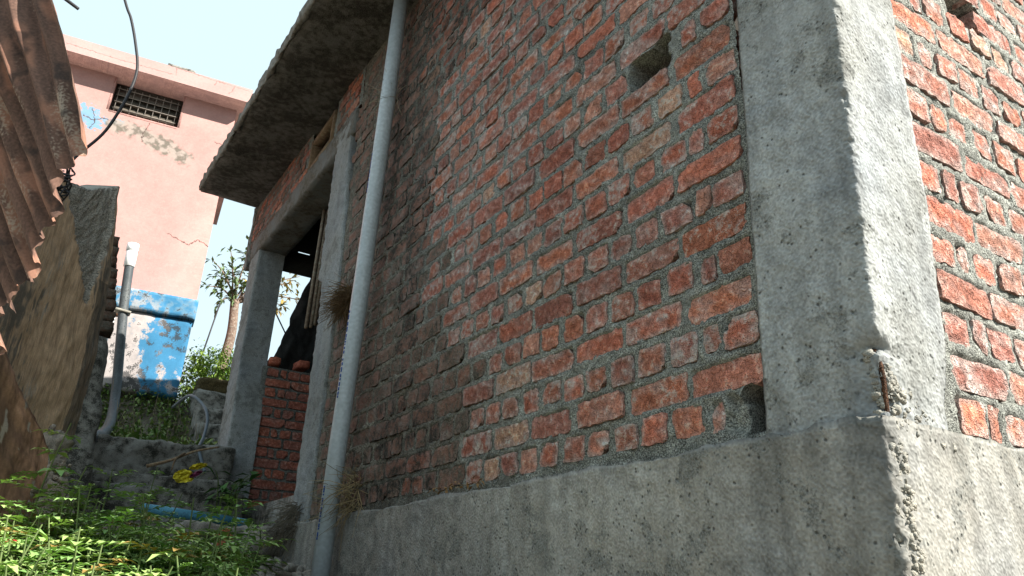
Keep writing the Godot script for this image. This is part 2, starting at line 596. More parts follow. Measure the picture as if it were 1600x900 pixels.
func mortar_sheet(a0: float, a1: float, y0: float, y1: float, step: float, bricks: Array, holes: Array, place: Callable, tint: Callable) -> ArrayMesh:
	var nu := int((a1 - a0) / step) + 1
	var nv := int((y1 - y0) / step) + 1
	var h := PackedFloat32Array()
	h.resize(nu * nv)
	for j in nv:
		var y := y0 + j * step
		for i in nu:
			var a := a0 + i * step
			h[j * nu + i] = -0.0025 + n_mid.get_noise_2d(a * 45, y * 45) * 0.007 + n_fine.get_noise_2d(a * 90, y * 90) * 0.004 + n_big.get_noise_2d(a * 6, y * 6) * 0.006
	for b in bricks:
		var i0 := maxi(0, int(ceil((b[0] - b[2] * 0.5 + 0.006 - a0) / step)))
		var i1 := mini(nu - 1, int(floor((b[0] + b[2] * 0.5 - 0.006 - a0) / step)))
		var j0 := maxi(0, int(ceil((b[1] - b[3] * 0.5 + 0.006 - y0) / step)))
		var j1 := mini(nv - 1, int(floor((b[1] + b[3] * 0.5 - 0.006 - y0) / step)))
		for j in range(j0, j1 + 1):
			for i in range(i0, i1 + 1):
				# mortar squeezed over a part of some faces
				var over := n_big.get_noise_2d((a0 + i * step) * 16 + 50, (y0 + j * step) * 22)
				h[j * nu + i] += -0.02 if over < 0.42 else -0.006
	for o in holes:
		for j in nv:
			var y := y0 + j * step
			if y < o[2] - 0.03 or y > o[3] + 0.03:
				continue
			for i in nu:
				var a := a0 + i * step
				var wob := n_mid.get_noise_2d(a * 24 + 7, y * 24) * 0.011
				if a > o[0] + wob and a < o[1] + wob and y > o[2] + wob and y < o[3] - wob:
					h[j * nu + i] = -o[4] + n_mid.get_noise_2d(a * 30, y * 30) * 0.01
	var pts := PackedVector3Array()
	var cols := PackedColorArray()
	pts.resize(nu * nv)
	cols.resize(nu * nv)
	for j in nv:
		for i in nu:
			pts[j * nu + i] = place.call(a0 + i * step, y0 + j * step, h[j * nu + i])
			cols[j * nu + i] = tint.call(a0 + i * step, y0 + j * step) if h[j * nu + i] > -0.2 else Color(0.27, 0.13, 0.095)
	return grid_mesh(pts, nu, nv, cols)


func build_house() -> void:
	var house := thing("brick_house", "unplastered red brick house with grey concrete corner column and plinth", "house")
	var cgrey := Vector3(0.385, 0.405, 0.42)

	# --- cores, so that the walls have thickness and the rooms are closed
	var core := new_st()
	for c in [[Vector3(0.42, 0.0, -3.55), Vector3(0.5, 5.2, -0.5)], [Vector3(0.42, 0.0, -0.5), Vector3(4.5, 5.0, -0.42)], [Vector3(0.24, 0.0, -3.9), Vector3(4.5, 5.2, -3.7)], [Vector3(4.3, 0.0, -6.8), Vector3(4.5, 5.2, -0.26)], [Vector3(1.9, 0.0, -6.8), Vector3(2.1, 5.2, -3.9)], [Vector3(1.35, 0.0, -6.75), Vector3(4.5, 5.2, -6.55)]]:
		var lo: Vector3 = c[0]
		var hi: Vector3 = c[1]
		rough_box_into(core, hi - lo, Vector3i(1, 1, 1), 0.001, 0.0, 1.0, Vector3.ZERO, Transform3D(Basis(), (lo + hi) * 0.5))
	piece("wall_core", done(core), M.core, house)

	# --- lane side: plinth and corner column
	var ys := PackedFloat32Array()
	for k in 118:
		ys.append(0.6 + k * 0.0106)
	piece("plinth", wrapped_mass([[0, -4.05]], [[0, 0.012], [1.6, 0.006], [1.83, 0.006]], [[0, -0.03]], [[0, 2.6]], ys, 0.0115, 0.017, [[1.62, 0.2, 0.05, 0.015]], Vector3(0.385, 0.38, 0.365), 0.06), M.concrete, house)
	ys = PackedFloat32Array()
	for k in 225:
		ys.append(1.80 + k * 0.0072)
	for k in 18:
		ys.append(3.42 + k * 0.1)
	piece("corner_column", wrapped_mass([[1.8, -0.281], [3.03, -0.237]], [[1.8, 0.0], [2.0, 0.012], [2.5, 0.03], [2.86, 0.046], [3.1, 0.05]], [[0, -0.014]], [[1.9, 0.205], [2.02, 0.24], [2.33, 0.26], [3.05, 0.25]], ys, 0.0075, 0.013, [[1.89, 0.1, 0.06, 0.022], [1.985, 0.018, 0.09, 0.02]], cgrey, 0.0), M.concrete, house)
	piece("reinforcing_bar", tube(smooth_path([Vector3(0.008, 1.80, -0.006), Vector3(0.01, 1.87, -0.006), Vector3(0.009, 1.94, -0.003), Vector3(0.016, 1.985, -0.016)]), 0.0055, 0.0055, 8), M.rebar, house)

	# aggregate laid bare along the broken arris
	var agg := new_st()
	for k in 700:
		var y := rng.randf_range(1.4, 1.98)
		var low := y < 1.80
		var reach := 0.045 + 0.03 * n_mid.get_noise_2d(y * 20, 4) if low else 0.22 * clampf((1.98 - y) * 6.0, 0.0, 1.0)
		var x := pow(rng.randf(), 1.4) * reach
		var sz := 0.004 + 0.014 * pow(rng.randf(), 2.5)
		var hollow := clampf(1.0 - x / 0.03, 0.0, 1.0)
		var z := 0.004 - sz * 0.3 - hollow * (0.012 if low else 0.02)
		rough_box_into(agg, Vector3(sz, sz * 0.8, sz), Vector3i(2, 2, 2), sz * 0.2, sz * 0.3, 60.0, rv(50), Transform3D(Basis.from_euler(rv(3)), Vector3(x - 0.012 + hollow * (0.004 if low else 0.012), y, z)))
	var ag := piece("exposed_aggregate", done(agg), mat(lin(0.38, 0.37, 0.34), T.cement, 1.5, T.cement_h, 0.3), house)
	ag.set_meta("kind", "stuff")

	# --- lane wall
	var lane := bond(0.272, 3.62, 1.917, 0.0995, 34, false, func(c, y, l): return c + l * 0.5 < keyed([[1.9, 3.57], [3.5, 3.56], [4.5, 3.72], [4.7, 3.9], [4.75, 3.62]], y) and y < 5.02 and not (y < 1.95 and c < 0.37))
	var keep := []
	var lane_holes := [[0.525, 0.70, 3.056, 3.162, 0.38], [0.272, 0.345, 1.868, 1.968, 0.36], [0.344, 0.40, 1.868, 1.955, 0.02]]
	for b in lane:
		if b[0] > 0.5 and b[0] < 0.72 and b[1] > 3.06 and b[1] < 3.16:
			continue
		keep.append(b)
	lane = keep
	var lane_tint := func(a: float, y: float) -> Color:
		var v := 1.0 + n_big.get_noise_2d(a * 4, y * 4) * 0.35 + n_mid.get_noise_2d(a * 16, y * 26) * 0.3 + maxf(0.0, n_mid.get_noise_2d(a * 9 + 40, y * 14) - 0.3) * 1.2
		var g := clampf((a - 1.9 + n_big.get_noise_2d(a * 2.5, y * 1.6) * 1.1 + n_mid.get_noise_2d(a * 12, y * 3) * 0.35) * 1.3, 0.0, 1.0)
		return Color(0.34, 0.355, 0.35).lerp(Color(0.26, 0.245, 0.22), g).lerp(Color(0.12, 0.115, 0.105), clampf((0.45 - absf(a - 2.45) + n_big.get_noise_2d(a * 3 + 60, y * 1.5) * 0.9 + n_mid.get_noise_2d(a * 14, y * 5) * 0.3) * 2.0, 0.0, 0.8)) * v
	var lane_place := func(a: float, y: float, h: float) -> Vector3: return Vector3(-h, y, -a)
	var side := piece("side_wall", mortar_sheet(0.262, 3.60, 1.84, 5.12, 0.0105, lane, lane_holes, lane_place, lane_tint), M.mortar, house)
	# --- front wall, leaning out a little with the column
	var front := bond(0.262, 2.6, 1.886, 0.1017, 31, false, func(c, y, l): return y < 4.9)
	keep = []
	var front_holes := [[0.62, 0.80, 3.155, 3.255, 0.36]]
	for b in front:
		if b[0] > 0.60 and b[0] < 0.83 and b[1] > 3.14 and b[1] < 3.27:
			continue
		keep.append(b)
	front = keep
	var front_tint := func(a: float, y: float) -> Color:
		return Color(0.34, 0.355, 0.35) * (1.0 + n_big.get_noise_2d(a * 4 + 30, y * 4) * 0.35 + n_mid.get_noise_2d(a * 16, y * 26) * 0.3)
	var front_place := func(a: float, y: float, h: float) -> Vector3: return Vector3(a, y, (y - 1.9) * 0.027 + h)
	var face := piece("front_wall", mortar_sheet(0.215, 2.6, 1.82, 4.98, 0.0125, front, front_holes, front_place, front_tint), M.mortar, house)

	# the bricks that show largest are parts; the rest of each wall is joined
	var all := []
	for b in lane:
		all.append([b, 0, (b[2] * b[3]) / pow(Vector3(1.37, b[1] - 1.5, b[0] + 0.81).length(), 3.0) if b[1] < 2.05 + 0.95 * (b[0] + 0.85) else 0.0])
	for b in front:
		all.append([b, 1, (b[2] * b[3]) / pow(Vector3(1.37 + b[0], b[1] - 1.5, 0.81).length(), 3.0) * 0.6 if b[1] < 3.5 and b[0] < 1.25 and b[0] < 0.55 + (b[1] - 1.8) * 0.45 else 0.0])
	all.sort_custom(func(p, q): return p[2] > q[2])
	var rest := {}
	for k in all.size():
		var b: Array = all[k][0]
		var on_lane: bool = all[k][1] == 0
		var proud := rng.randf_range(-0.003, 0.005)
		var turn := Basis(Vector3.BACK, rng.randf_range(-0.03, 0.03)) * Basis(Vector3.UP, rng.randf_range(-0.03, 0.03)) * Basis(Vector3.RIGHT, rng.randf_range(-0.04, 0.04))
		var local := Transform3D(turn, Vector3(0, 0, proud))
		var at: Transform3D
		var m: Material = M.brick
		var clay: Vector3 = CLAY[rng.randi() % 8 if rng.randf() < 0.95 else 8] * rng.randf_range(0.78, 1.12)
		var film := clampf(rng.randf() + 0.08, 0.0, 1.0)
		var film_color := Vector3(0.62, 0.56, 0.54)
		if on_lane:
			at = Transform3D(Basis(Vector3.UP, -PI / 2), Vector3(0, b[1], -b[0])) * local
			var g: float = b[0] - 2.1 + n_big.get_noise_2d(b[0] * 2.5, b[1] * 1.6) * 1.0 + rng.randf_range(-0.25, 0.25)
			if b[1] < 2.3 or b[0] > 1.35:
				film = clampf(film + 0.3, 0, 1)
			if g > 0:
				m = M.grime_brick
				clay = clay.lerp(Vector3(0.36, 0.30, 0.26), 0.58)
				film_color = Vector3(0.42, 0.385, 0.36)
			var black: float = 0.55 - absf(b[0] - 2.45) + n_big.get_noise_2d(b[0] * 3 + 60, b[1] * 1.5) * 0.9 + rng.randf_range(-0.15, 0.15)
			if black > 0.15:
				m = M.mould_brick
			elif g <= 0 and rng.randf() < 0.3:
				m = M.film_brick
		else:
			at = Transform3D(Basis(Vector3.RIGHT, 0.027), Vector3(b[0], b[1], (b[1] - 1.9) * 0.027)) * local
			film = clampf(film + 0.3, 0, 1)
			if rng.randf() < 0.4:
				m = M.film_brick
		var shape := brick_shape(b[2], b[3], 0.05, clay, film, film_color)
		if k < 300:
			piece("brick", shape, m, side if on_lane else face, at)
		else:
			var key := [on_lane, m]
			if not rest.has(key):
				rest[key] = new_st()
			rest[key].append_from(shape, 0, at)
	var joined := {true: ArrayMesh.new(), false: ArrayMesh.new()}
	for key in rest:
		rest[key].set_material(key[1])
		rest[key].commit(joined[key[0]])
	for on_lane in joined:
		var o := piece("brickwork", joined[on_lane], null, side if on_lane else face)
		o.set_meta("kind", "stuff")

	# --- the doorway on the lane: two columns, lintel, brick above
	var jamb := wrapped_side_column([[1.75, -3.84], [2.7, -3.86], [3.45, -3.90], [3.5, -3.99], [4.6, -4.05]], [[1.75, -3.52], [3.4, -3.55], [3.6, -3.57], [4.6, -3.72]], 1.75, 4.72, -0.016, 0.26, cgrey)
	piece("door_column", jamb, M.concrete, house)
	var far := wrapped_side_column([[2.0, -6.47], [3.0, -6.58], [4.7, -6.62]], [[2.0, -6.10], [2.9, -6.13], [3.5, -6.24], [4.7, -6.24]], 2.0, 4.62, -0.012, 0.245, cgrey * 1.05)
	piece("door_column", far, M.concrete, house)
	var lin_st := new_st()
	rough_box_into(lin_st, Vector3(0.28, 0.215, 3.0), Vector3i(6, 6, 60), 0.012, 0.009, 14.0, Vector3(3, 1, 7), Transform3D(Basis(Vector3.RIGHT, 0.022), Vector3(0.125, 4.70, -5.16)))
	piece("lintel", done(lin_st), with_detail(mat(cgrey_lin(cgrey * 0.75), T.cement, 0.7, T.cement_h, 0.5), T.stain, T.dirt_film), house)

	var above := bond(3.66, 6.86, 4.855, 0.0985, 5, true, func(c, _y, l): return not (c + l * 0.5 > 4.2 and c - l * 0.5 < 4.86))
	var above_tint := func(a: float, y: float) -> Color: return Color(0.34, 0.355, 0.35) * (1.0 + n_big.get_noise_2d(a * 4, y * 4) * 0.3)
	for part in [[3.6, 4.22], [4.84, 6.9]]:
		var mine := []
		for b in above:
			if b[0] > part[0] and b[0] < part[1]:
				mine.append(b)
		var up := piece("upper_wall", mortar_sheet(part[0], part[1], 4.79, 5.36, 0.014, mine, [], lane_place, above_tint), M.mortar, house)
		var st := {}
		for b in mine:
			var clay: Vector3 = CLAY[rng.randi() % 8]
			piece("brick", brick_shape(b[2], b[3], 0.05, clay, rng.randf(), Vector3(0.4, 0.37, 0.35)), M.grime_brick if rng.randf() < 0.5 else M.brick, up, Transform3D(Basis(Vector3.UP, -PI / 2), Vector3(-rng.randf_range(0, 0.006), b[1], -b[0])))
	var back_st := new_st()
	for zz in [[-4.22, -3.6], [-6.88, -4.84]]:
		rough_box_into(back_st, Vector3(0.2, 0.56, zz[1] - zz[0]), Vector3i(1, 1, 1), 0.002, 0.0, 1.0, Vector3.ZERO, Transform3D(Basis(), Vector3(0.135, 5.07, (zz[0] + zz[1]) * 0.5)))
	piece("wall_backing", done(back_st), M.core, house)
	var end_st := new_st()
	rough_box_into(end_st, Vector3(0.26, 0.75, 0.12), Vector3i(5, 12, 4), 0.01, 0.012, 14.0, Vector3(8, 2, 7), Transform3D(Basis(), Vector3(0.12, 5.0, -6.88)))
	piece("wall_end", done(end_st), M.dark_concrete, house)
	# ventilator with a timber frame
	var vent := piece("ventilator", box_frame(-4.82, -4.22, 4.79, 5.1, 0.05, 0.03), M.wood, house)
	piece("shade_panel", slab_box(Vector3(0.09, 4.945, -4.52), Vector3(0.01, 0.3, 0.58)), M.black, vent)  # black panel painted as the dark interior behind the frame

	# --- eave slab, fallen a little towards the front
	var eave := new_st()
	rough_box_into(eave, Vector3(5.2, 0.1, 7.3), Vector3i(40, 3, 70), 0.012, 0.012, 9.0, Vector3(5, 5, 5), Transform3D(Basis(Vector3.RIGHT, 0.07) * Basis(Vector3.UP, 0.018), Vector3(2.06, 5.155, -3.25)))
	var slab := piece("eave_slab", done(eave), with_detail(mat(lin(0.33, 0.32, 0.30), T.cement, 0.6, T.cement_h, 0.8), T.mould_shade, T.mould_film), house)  # near-black coat: partly mould, partly the soffit's shade put into the colour
	var fas := new_st()
	rough_box_into(fas, Vector3(0.03, 0.115, 7.28), Vector3i(2, 6, 160), 0.008, 0.014, 12.0, Vector3(2, 9, 4), Transform3D(Basis(Vector3.RIGHT, 0.07) * Basis(Vector3.UP, 0.018), Vector3(-0.545, 5.165, -3.21)))
	piece("fascia", done(fas), with_detail(mat(lin(0.42, 0.41, 0.39), T.cement, 0.7, T.cement_h, 0.8), T.stain, T.dirt_film), slab)  # paler concrete than the slab: sky light on this edge put into the colour

	# --- low brick wall that closes the far end of the porch
	var low := bond(0.235, 1.3, 2.06, 0.0935, 15, false, func(_c, _y, _l): return true)
	var low_tint := func(a: float, y: float) -> Color: return Color(0.34, 0.355, 0.35) * (1.0 + n_big.get_noise_2d(a * 5, y * 5) * 0.35)
	var low_place := func(a: float, y: float, h: float) -> Vector3: return Vector3(a, y, -6.16 + h - 0.006)
	var lw := piece("porch_wall", mortar_sheet(0.2, 1.4, 1.9, 3.43, 0.014, low, [], low_place, low_tint), M.mortar, house)
	for b in low:
		piece("brick", brick_shape(b[2] * 1.01, b[3] * 0.97, 0.05, CLAY[rng.randi() % 3], rng.randf() * 0.5, Vector3(0.4, 0.36, 0.34)), M.brick, lw, Transform3D(Basis(Vector3.BACK, rng.randf_range(-0.02, 0.02)), Vector3(b[0], b[1], -6.155 + rng.randf_range(-0.004, 0.006))))
	for k in 3:
		piece("brick", rough_box(Vector3(0.11, 0.075, 0.2), Vector3i(4, 3, 5), 0.01, 0.005, 20.0, Vector3(k * 9, 2, 1)), M.red_brick[k], lw, Transform3D(Basis(Vector3.UP, k * 0.13 - 0.1), Vector3(0.31 + k * 0.27, 3.49 + (0.02 if k == 1 else 0.0), -6.26)))
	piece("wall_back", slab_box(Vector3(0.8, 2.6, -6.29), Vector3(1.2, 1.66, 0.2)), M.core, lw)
	piece("porch_floor", slab_box(Vector3(1.1, 1.95, -5.2), Vector3(1.8, 0.3, 2.5)), M.dark_concrete, house)
	# dark sheet that hangs under the slab at the far end, with a torn gap
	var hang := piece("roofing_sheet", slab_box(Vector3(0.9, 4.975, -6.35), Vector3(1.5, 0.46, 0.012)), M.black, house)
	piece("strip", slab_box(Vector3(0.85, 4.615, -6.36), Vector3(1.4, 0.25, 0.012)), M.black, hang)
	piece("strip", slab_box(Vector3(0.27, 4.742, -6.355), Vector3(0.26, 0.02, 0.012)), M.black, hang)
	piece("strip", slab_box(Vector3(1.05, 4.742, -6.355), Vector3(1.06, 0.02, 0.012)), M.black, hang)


func cgrey_lin(c: Vector3) -> Color:
	return lin(c.x, c.y, c.z)


# a column in the lane face: lane face (x), the reveal facing +z and the one facing -z
func wrapped_side_column(z_far: Array, z_near: Array, y0: float, y1: float, x0: float, x1: float, base: Vector3) -> ArrayMesh:
	var nv := int((y1 - y0) / 0.022)
	var nu := 40
	var pts := PackedVector3Array()
	var cols := PackedColorArray()
	for j in nv:
		var y := lerpf(y0, y1, float(j) / (nv - 1))
		var zf := keyed(z_far, y)
		var zn := keyed(z_near, y)
		for i in nu:
			var p: Vector3
			var nrm := Vector3.ZERO
			var e := 1.0
			if i < 12:
				var t := i / 12.0
				p = Vector3(lerpf(x1, x0, t), y, zf)
				nrm = Vector3.FORWARD
				e = p.x - x0
			elif i < 28:
				var t := (i - 12) / 16.0
				p = Vector3(x0, y, lerpf(zf, zn, t))
				nrm = Vector3.LEFT
				e = minf(p.z - zf, zn - p.z)
			else:
				var t := (i - 28) / 11.0
				p = Vector3(lerpf(x0, x1, t), y, zn)
				nrm = Vector3.BACK
				e = p.x - x0
			p += nrm * (n_mid.get_noise_3d(p.x * 22, p.y * 22, p.z * 22) * 0.006 + n_big.get_noise_3d(p.x * 5, p.y * 5, p.z * 5) * 0.012)
			if e < 0.03:
				p.x += 0.012 * maxf(0.0, n_mid.get_noise_3d(p.x * 30, p.y * 40, p.z * 30) + 0.2)
				p.z += n_mid.get_noise_3d(p.x * 30 + 9, p.y * 40, p.z * 30) * 0.008
			pts.append(p)
			var st := n_mid.get_noise_3d(p.x * 12, p.y * 1.5, p.z * 12) * 0.2 + n_big.get_noise_3d(p.x * 3, p.y * 3, p.z * 3) * 0.35
			cols.append(grey(base, clampf(0.95 + st, 0.4, 1.4)))
	return grid_mesh(pts, nu, nv, cols)


func slab_box(at: Vector3, size: Vector3) -> ArrayMesh:
	var st := new_st()
	rough_box_into(st, size, Vector3i(1, 1, 1), minf(0.004, size[size.min_axis_index()] * 0.3), 0.0, 1.0, Vector3.ZERO, Transform3D(Basis(), at))
	return done(st)


func box_frame(z0: float, z1: float, y0: float, y1: float, w: float, x: float) -> ArrayMesh:
	var st := new_st()
	for b in [[Vector3(x, (y0 + y1) / 2, z0 + w / 2), Vector3(0.09, y1 - y0, w)], [Vector3(x, (y0 + y1) / 2, z1 - w / 2), Vector3(0.09, y1 - y0, w)], [Vector3(x, y1 - w / 2, (z0 + z1) / 2), Vector3(0.085, w, z1 - z0 - 2 * w)], [Vector3(x, y0 + w / 2, (z0 + z1) / 2), Vector3(0.085, w, z1 - z0 - 2 * w)]]:
		rough_box_into(st, b[1], Vector3i(1, 1, 1), 0.004, 0.0, 1.0, Vector3.ZERO, Transform3D(Basis(), b[0]))
	return done(st)


# ------------------------------------------------------------------ ground
func ground_height(x: float, z: float) -> float:
	var y := keyed([[-60, 1.0], [-30, 2.2], [-14, 3.5], [-9.6, 3.68], [-8.9, 3.5], [-8.2, 2.85], [-7.4, 2.62], [-6.5, 2.5], [-6.2, 2.1], [-5.5, 1.9], [-5.0, 1.82], [-4.0, 1.66], [-3.0, 1.52], [-2.0, 1.42], [-1.0, 1.2], [0.0, 0.6], [1.0, 0.15], [3.0, 0.0], [60, -1.0]], z)
	if x > 0.1 and z > -8.0:
		y = minf(y, lerpf(y, 0.1, clampf((x - 0.1) * 2.0, 0, 1)))
	y += n_big.get_noise_2d(x * 3, z * 3) * 0.05 + n_mid.get_noise_2d(x * 8, z * 8) * 0.015
	return y


func build_ground() -> void:
	var xs := [-300.0, -120.0, -50.0, -20.0, -10.0, -6.0, -4.0, -3.0]
	for k in 70:
		xs.append(-2.4 + k * 0.06)
	xs.append_array([2.2, 3.0, 4.5, 7.0, 12.0, 25.0, 60.0, 150.0, 300.0])
	var zs := [-300.0, -120.0, -60.0, -35.0, -25.0, -18.0, -14.0, -12.0, -11.0]
	for k in 180:
		zs.append(-10.2 + k * 0.065)
	zs.append_array([1.9, 2.6, 3.5, 5.0, 8.0, 14.0, 30.0, 70.0, 150.0, 300.0])
	var pts := PackedVector3Array()
	for j in zs.size():
		for i in xs.size():
			pts.append(Vector3(xs[i], ground_height(xs[i], zs[zs.size() - 1 - j]), zs[zs.size() - 1 - j]))
	struct("ground", grid_mesh(pts, xs.size(), zs.size()), M.soil)


# ------------------------------------------------------------------ pictures of paint and stain, computed
func paint_image(w: int, h: int, f: Callable) -> ImageTexture:
	var d := PackedByteArray()
	d.resize(w * h * 3)
	for j in h:
		for i in w:
			var c: Vector3 = f.call((i + 0.5) / w, 1.0 - (j + 0.5) / h)
			var s := Color(c.x, c.y, c.z).linear_to_srgb()
			var k := (j * w + i) * 3
			d[k] = int(clampf(s.r, 0, 1) * 255)
			d[k + 1] = int(clampf(s.g, 0, 1) * 255)
			d[k + 2] = int(clampf(s.b, 0, 1) * 255)
	return ImageTexture.create_from_image(Image.create_from_data(w, h, false, Image.FORMAT_RGB8, d))


func uv_mat(tex: Texture2D, rough := 0.85) -> StandardMaterial3D:
	var m := StandardMaterial3D.new()
	m.detail_enabled = true
	m.detail_blend_mode = BaseMaterial3D.BLEND_MODE_MUL
	m.detail_albedo = T.pale_grain
	m.detail_uv_layer = BaseMaterial3D.DETAIL_UV_2
	m.uv2_triplanar = true
	m.uv2_world_triplanar = true
	m.uv2_scale = Vector3.ONE * 0.8
	m.albedo_color = Color(1, 1, 1)
	m.albedo_texture = tex
	m.roughness = rough
	m.metallic_specular = 0.3
	return m


func near_line(p: Vector2, line: Array, wob: float) -> float:
	var best := 9.0
	var q := p + Vector2(n_mid.get_noise_2d(p.x * 40, p.y * 40), n_mid.get_noise_2d(p.x * 40 + 70, p.y * 40)) * wob
	for k in line.size() - 1:
		var c := Geometry2D.get_closest_point_to_segment(q, line[k], line[k + 1])
		best = minf(best, q.distance_to(c))
	return best


func build_pink_house() -> void:
	var o := thing("pink_house", "pink plastered house with blue painted base behind the steps", "house", Vector3(-0.144, 0, -9.0), deg_to_rad(-6.0))
	var cracks := [[Vector2(-0.52, 5.75), Vector2(-0.42, 5.71), Vector2(-0.24, 5.65), Vector2(-0.14, 5.75), Vector2(0.0, 5.68)], [Vector2(-1.83, 7.17), Vector2(-1.7, 7.13), Vector2(-1.6, 7.2), Vector2(-1.45, 7.2)], [Vector2(-1.75, 7.3), Vector2(-1.68, 7.12), Vector2(-1.72, 7.0)], [Vector2(-0.2, 7.28), Vector2(-0.1, 7.26), Vector2(0.0, 7.27)], [Vector2(-1.05, 7.3), Vector2(-1.1, 7.1), Vector2(-1.08, 7.0)]]
	# wall skin spans x -3.2 .. 0, y 4.7 .. 7.95
	var pink := func(u: float, v: float) -> Vector3:
		var p := Vector2(lerpf(-3.2, 0.0, u), lerpf(4.7, 7.95, v))
		var c := Vector3(0.445, 0.262, 0.242) * (1.0 + n_big.get_noise_2d(p.x * 4, p.y * 4) * 0.10 + n_mid.get_noise_2d(p.x * 9, p.y * 9) * 0.08)
		var w := n_mid.get_noise_2d(p.x * 22, p.y * 22) * 0.16 + n_big.get_noise_2d(p.x * 7, p.y * 7) * 0.16
		# blue undercoat laid bare
		var b := maxf(1.0 - (p - Vector2(-1.74, 7.16)).length() / 0.26, 1.0 - ((p - Vector2(-1.42, 7.2)) * Vector2(1, 2.2)).length() / 0.16)
		b += w * 1.2
		if b + w > 0.32:
			c = c.lerp(Vector3(0.15, 0.32, 0.48), clampf((b + w - 0.32) * 12.0, 0, 1) * 0.9)
		# render fallen off in a long patch under the window
		var g := 1.0 - near_line(p, [Vector2(-1.42, 7.13), Vector2(-1.15, 7.14), Vector2(-0.95, 7.06), Vector2(-0.58, 6.93)], 0.0) / 0.26
		if g + w * 1.5 > 0.42:
			var gg := clampf((g + w * 1.5 - 0.42) * 4.0, 0, 1)
			var q := Vector3(0.34, 0.29, 0.26).lerp(Vector3(0.15, 0.135, 0.115), clampf(n_mid.get_noise_2d(p.x * 14 + 5, p.y * 14) * 2.4 + 0.5, 0, 1))
			c = c.lerp(q, gg * 0.95)
		# scuffs and worn film
		var s := n_mid.get_noise_2d(p.x * 16 + 90, p.y * 26) + n_fine.get_noise_2d(p.x * 60, p.y * 60) * 0.4
		if s > 0.42:
			c = c.lerp(Vector3(0.42, 0.30, 0.275), clampf((s - 0.42) * 4.0, 0, 0.5))
		for l in cracks:
			var d := near_line(p, l, 0.02)
			if d < 0.008:
				c = c.lerp(Vector3(0.08, 0.05, 0.045), clampf((0.008 - d) * 260.0, 0, 0.9))
		return c
	var pm := uv_mat(paint_image(800, 812, pink))
	pm.heightmap_enabled = false
	var wall := new_st()
	var xs := [-3.2, -1.57, -0.71, 0.0]
	var ysl := [4.7, 7.35, 7.95]
	for j in 2:
		for i in 3:
			if j == 1 and i == 1:
				continue
			uv_panel(wall, xs[i], xs[i + 1], ysl[j], ysl[j + 1])
	# right end of the skin, returning to the body
	for v in [[Vector3(0, 4.7, 0), Vector2(1, 0)], [Vector3(0, 7.95, 0), Vector2(1, 1)], [Vector3(0, 7.95, -0.15), Vector2(0.97, 1)], [Vector3(0, 4.7, 0), Vector2(1, 0)], [Vector3(0, 7.95, -0.15), Vector2(0.97, 1)], [Vector3(0, 4.7, -0.15), Vector2(0.97, 0)]]:
		wall.set_uv(v[1])
		wall.add_vertex(v[0])
	var plain_pink := mat(lin(0.56, 0.325, 0.305), T.cement, 0.35, T.cement_h, 0.25)
	var w := piece("wall", wall_done(wall), pm, o)
	# reveals of the window
	var rv_st := new_st()
	for b in [[Vector3(-1.585, 7.61, -0.06), Vector3(0.028, 0.52, 0.125)], [Vector3(-0.695, 7.61, -0.06), Vector3(0.028, 0.52, 0.125)], [Vector3(-1.14, 7.335, -0.06), Vector3(0.86, 0.028, 0.125)]]:
		rough_box_into(rv_st, b[1], Vector3i(1, 1, 1), 0.003, 0.0, 1.0, Vector3.ZERO, Transform3D(Basis(), b[0]))
	piece("reveal", done(rv_st), plain_pink, w)
	piece("body", slab_box(Vector3(-3.2, 5.75, -2.15), Vector3(6.36, 4.3, 4.0)), plain_pink, o)
	piece("side_skin", slab_box(Vector3(-4.8, 6.3, -0.08), Vector3(3.19, 3.2, 0.16)), plain_pink, o)
	# roof slab
	var crack2 := [[Vector2(-2.2, 8.0), Vector2(-1.6, 7.98), Vector2(-0.9, 7.99)], [Vector2(-0.88, 8.12), Vector2(-0.86, 8.0)], [Vector2(-0.1, 8.1), Vector2(-0.12, 8.0), Vector2(-0.16, 7.94)], [Vector2(-0.34, 8.1), Vector2(-0.36, 8.02)], [Vector2(-0.95, 8.13), Vector2(-0.4, 8.1), Vector2(0.1, 8.09)]]
	var fascia := func(u: float, v: float) -> Vector3:
		var p := Vector2(lerpf(-3.2, 0.15, u), lerpf(7.88, 8.13, v))
		var c := Vector3(0.46, 0.30, 0.285) * (1.0 + n_big.get_noise_2d(p.x * 5, p.y * 9) * 0.12)
		for l in crack2:
			var d := near_line(p, l, 0.015)
			if d < 0.006:
				c = c.lerp(Vector3(0.2, 0.13, 0.12), clampf((0.006 - d) * 300.0, 0, 0.8))
		return c
	var roof := piece("roof", slab_box(Vector3(-3.1, 8.0, -1.9), Vector3(6.5, 0.23, 4.36)), plain_pink, o)
	var fs := new_st()
	uv_panel_at(fs, -3.2, 0.149, 7.886, 8.114, 0.286)
	piece("fascia", wall_done(fs), uv_mat(paint_image(700, 64, fascia)), roof)
	piece("loose_slab", rough_box(Vector3(0.36, 0.05, 0.3), Vector3i(6, 2, 4), 0.008, 0.01, 9.0), M.dark_concrete, roof, Transform3D(Basis(Vector3.BACK, -0.05), Vector3(-0.82, 8.14, 0.12)))
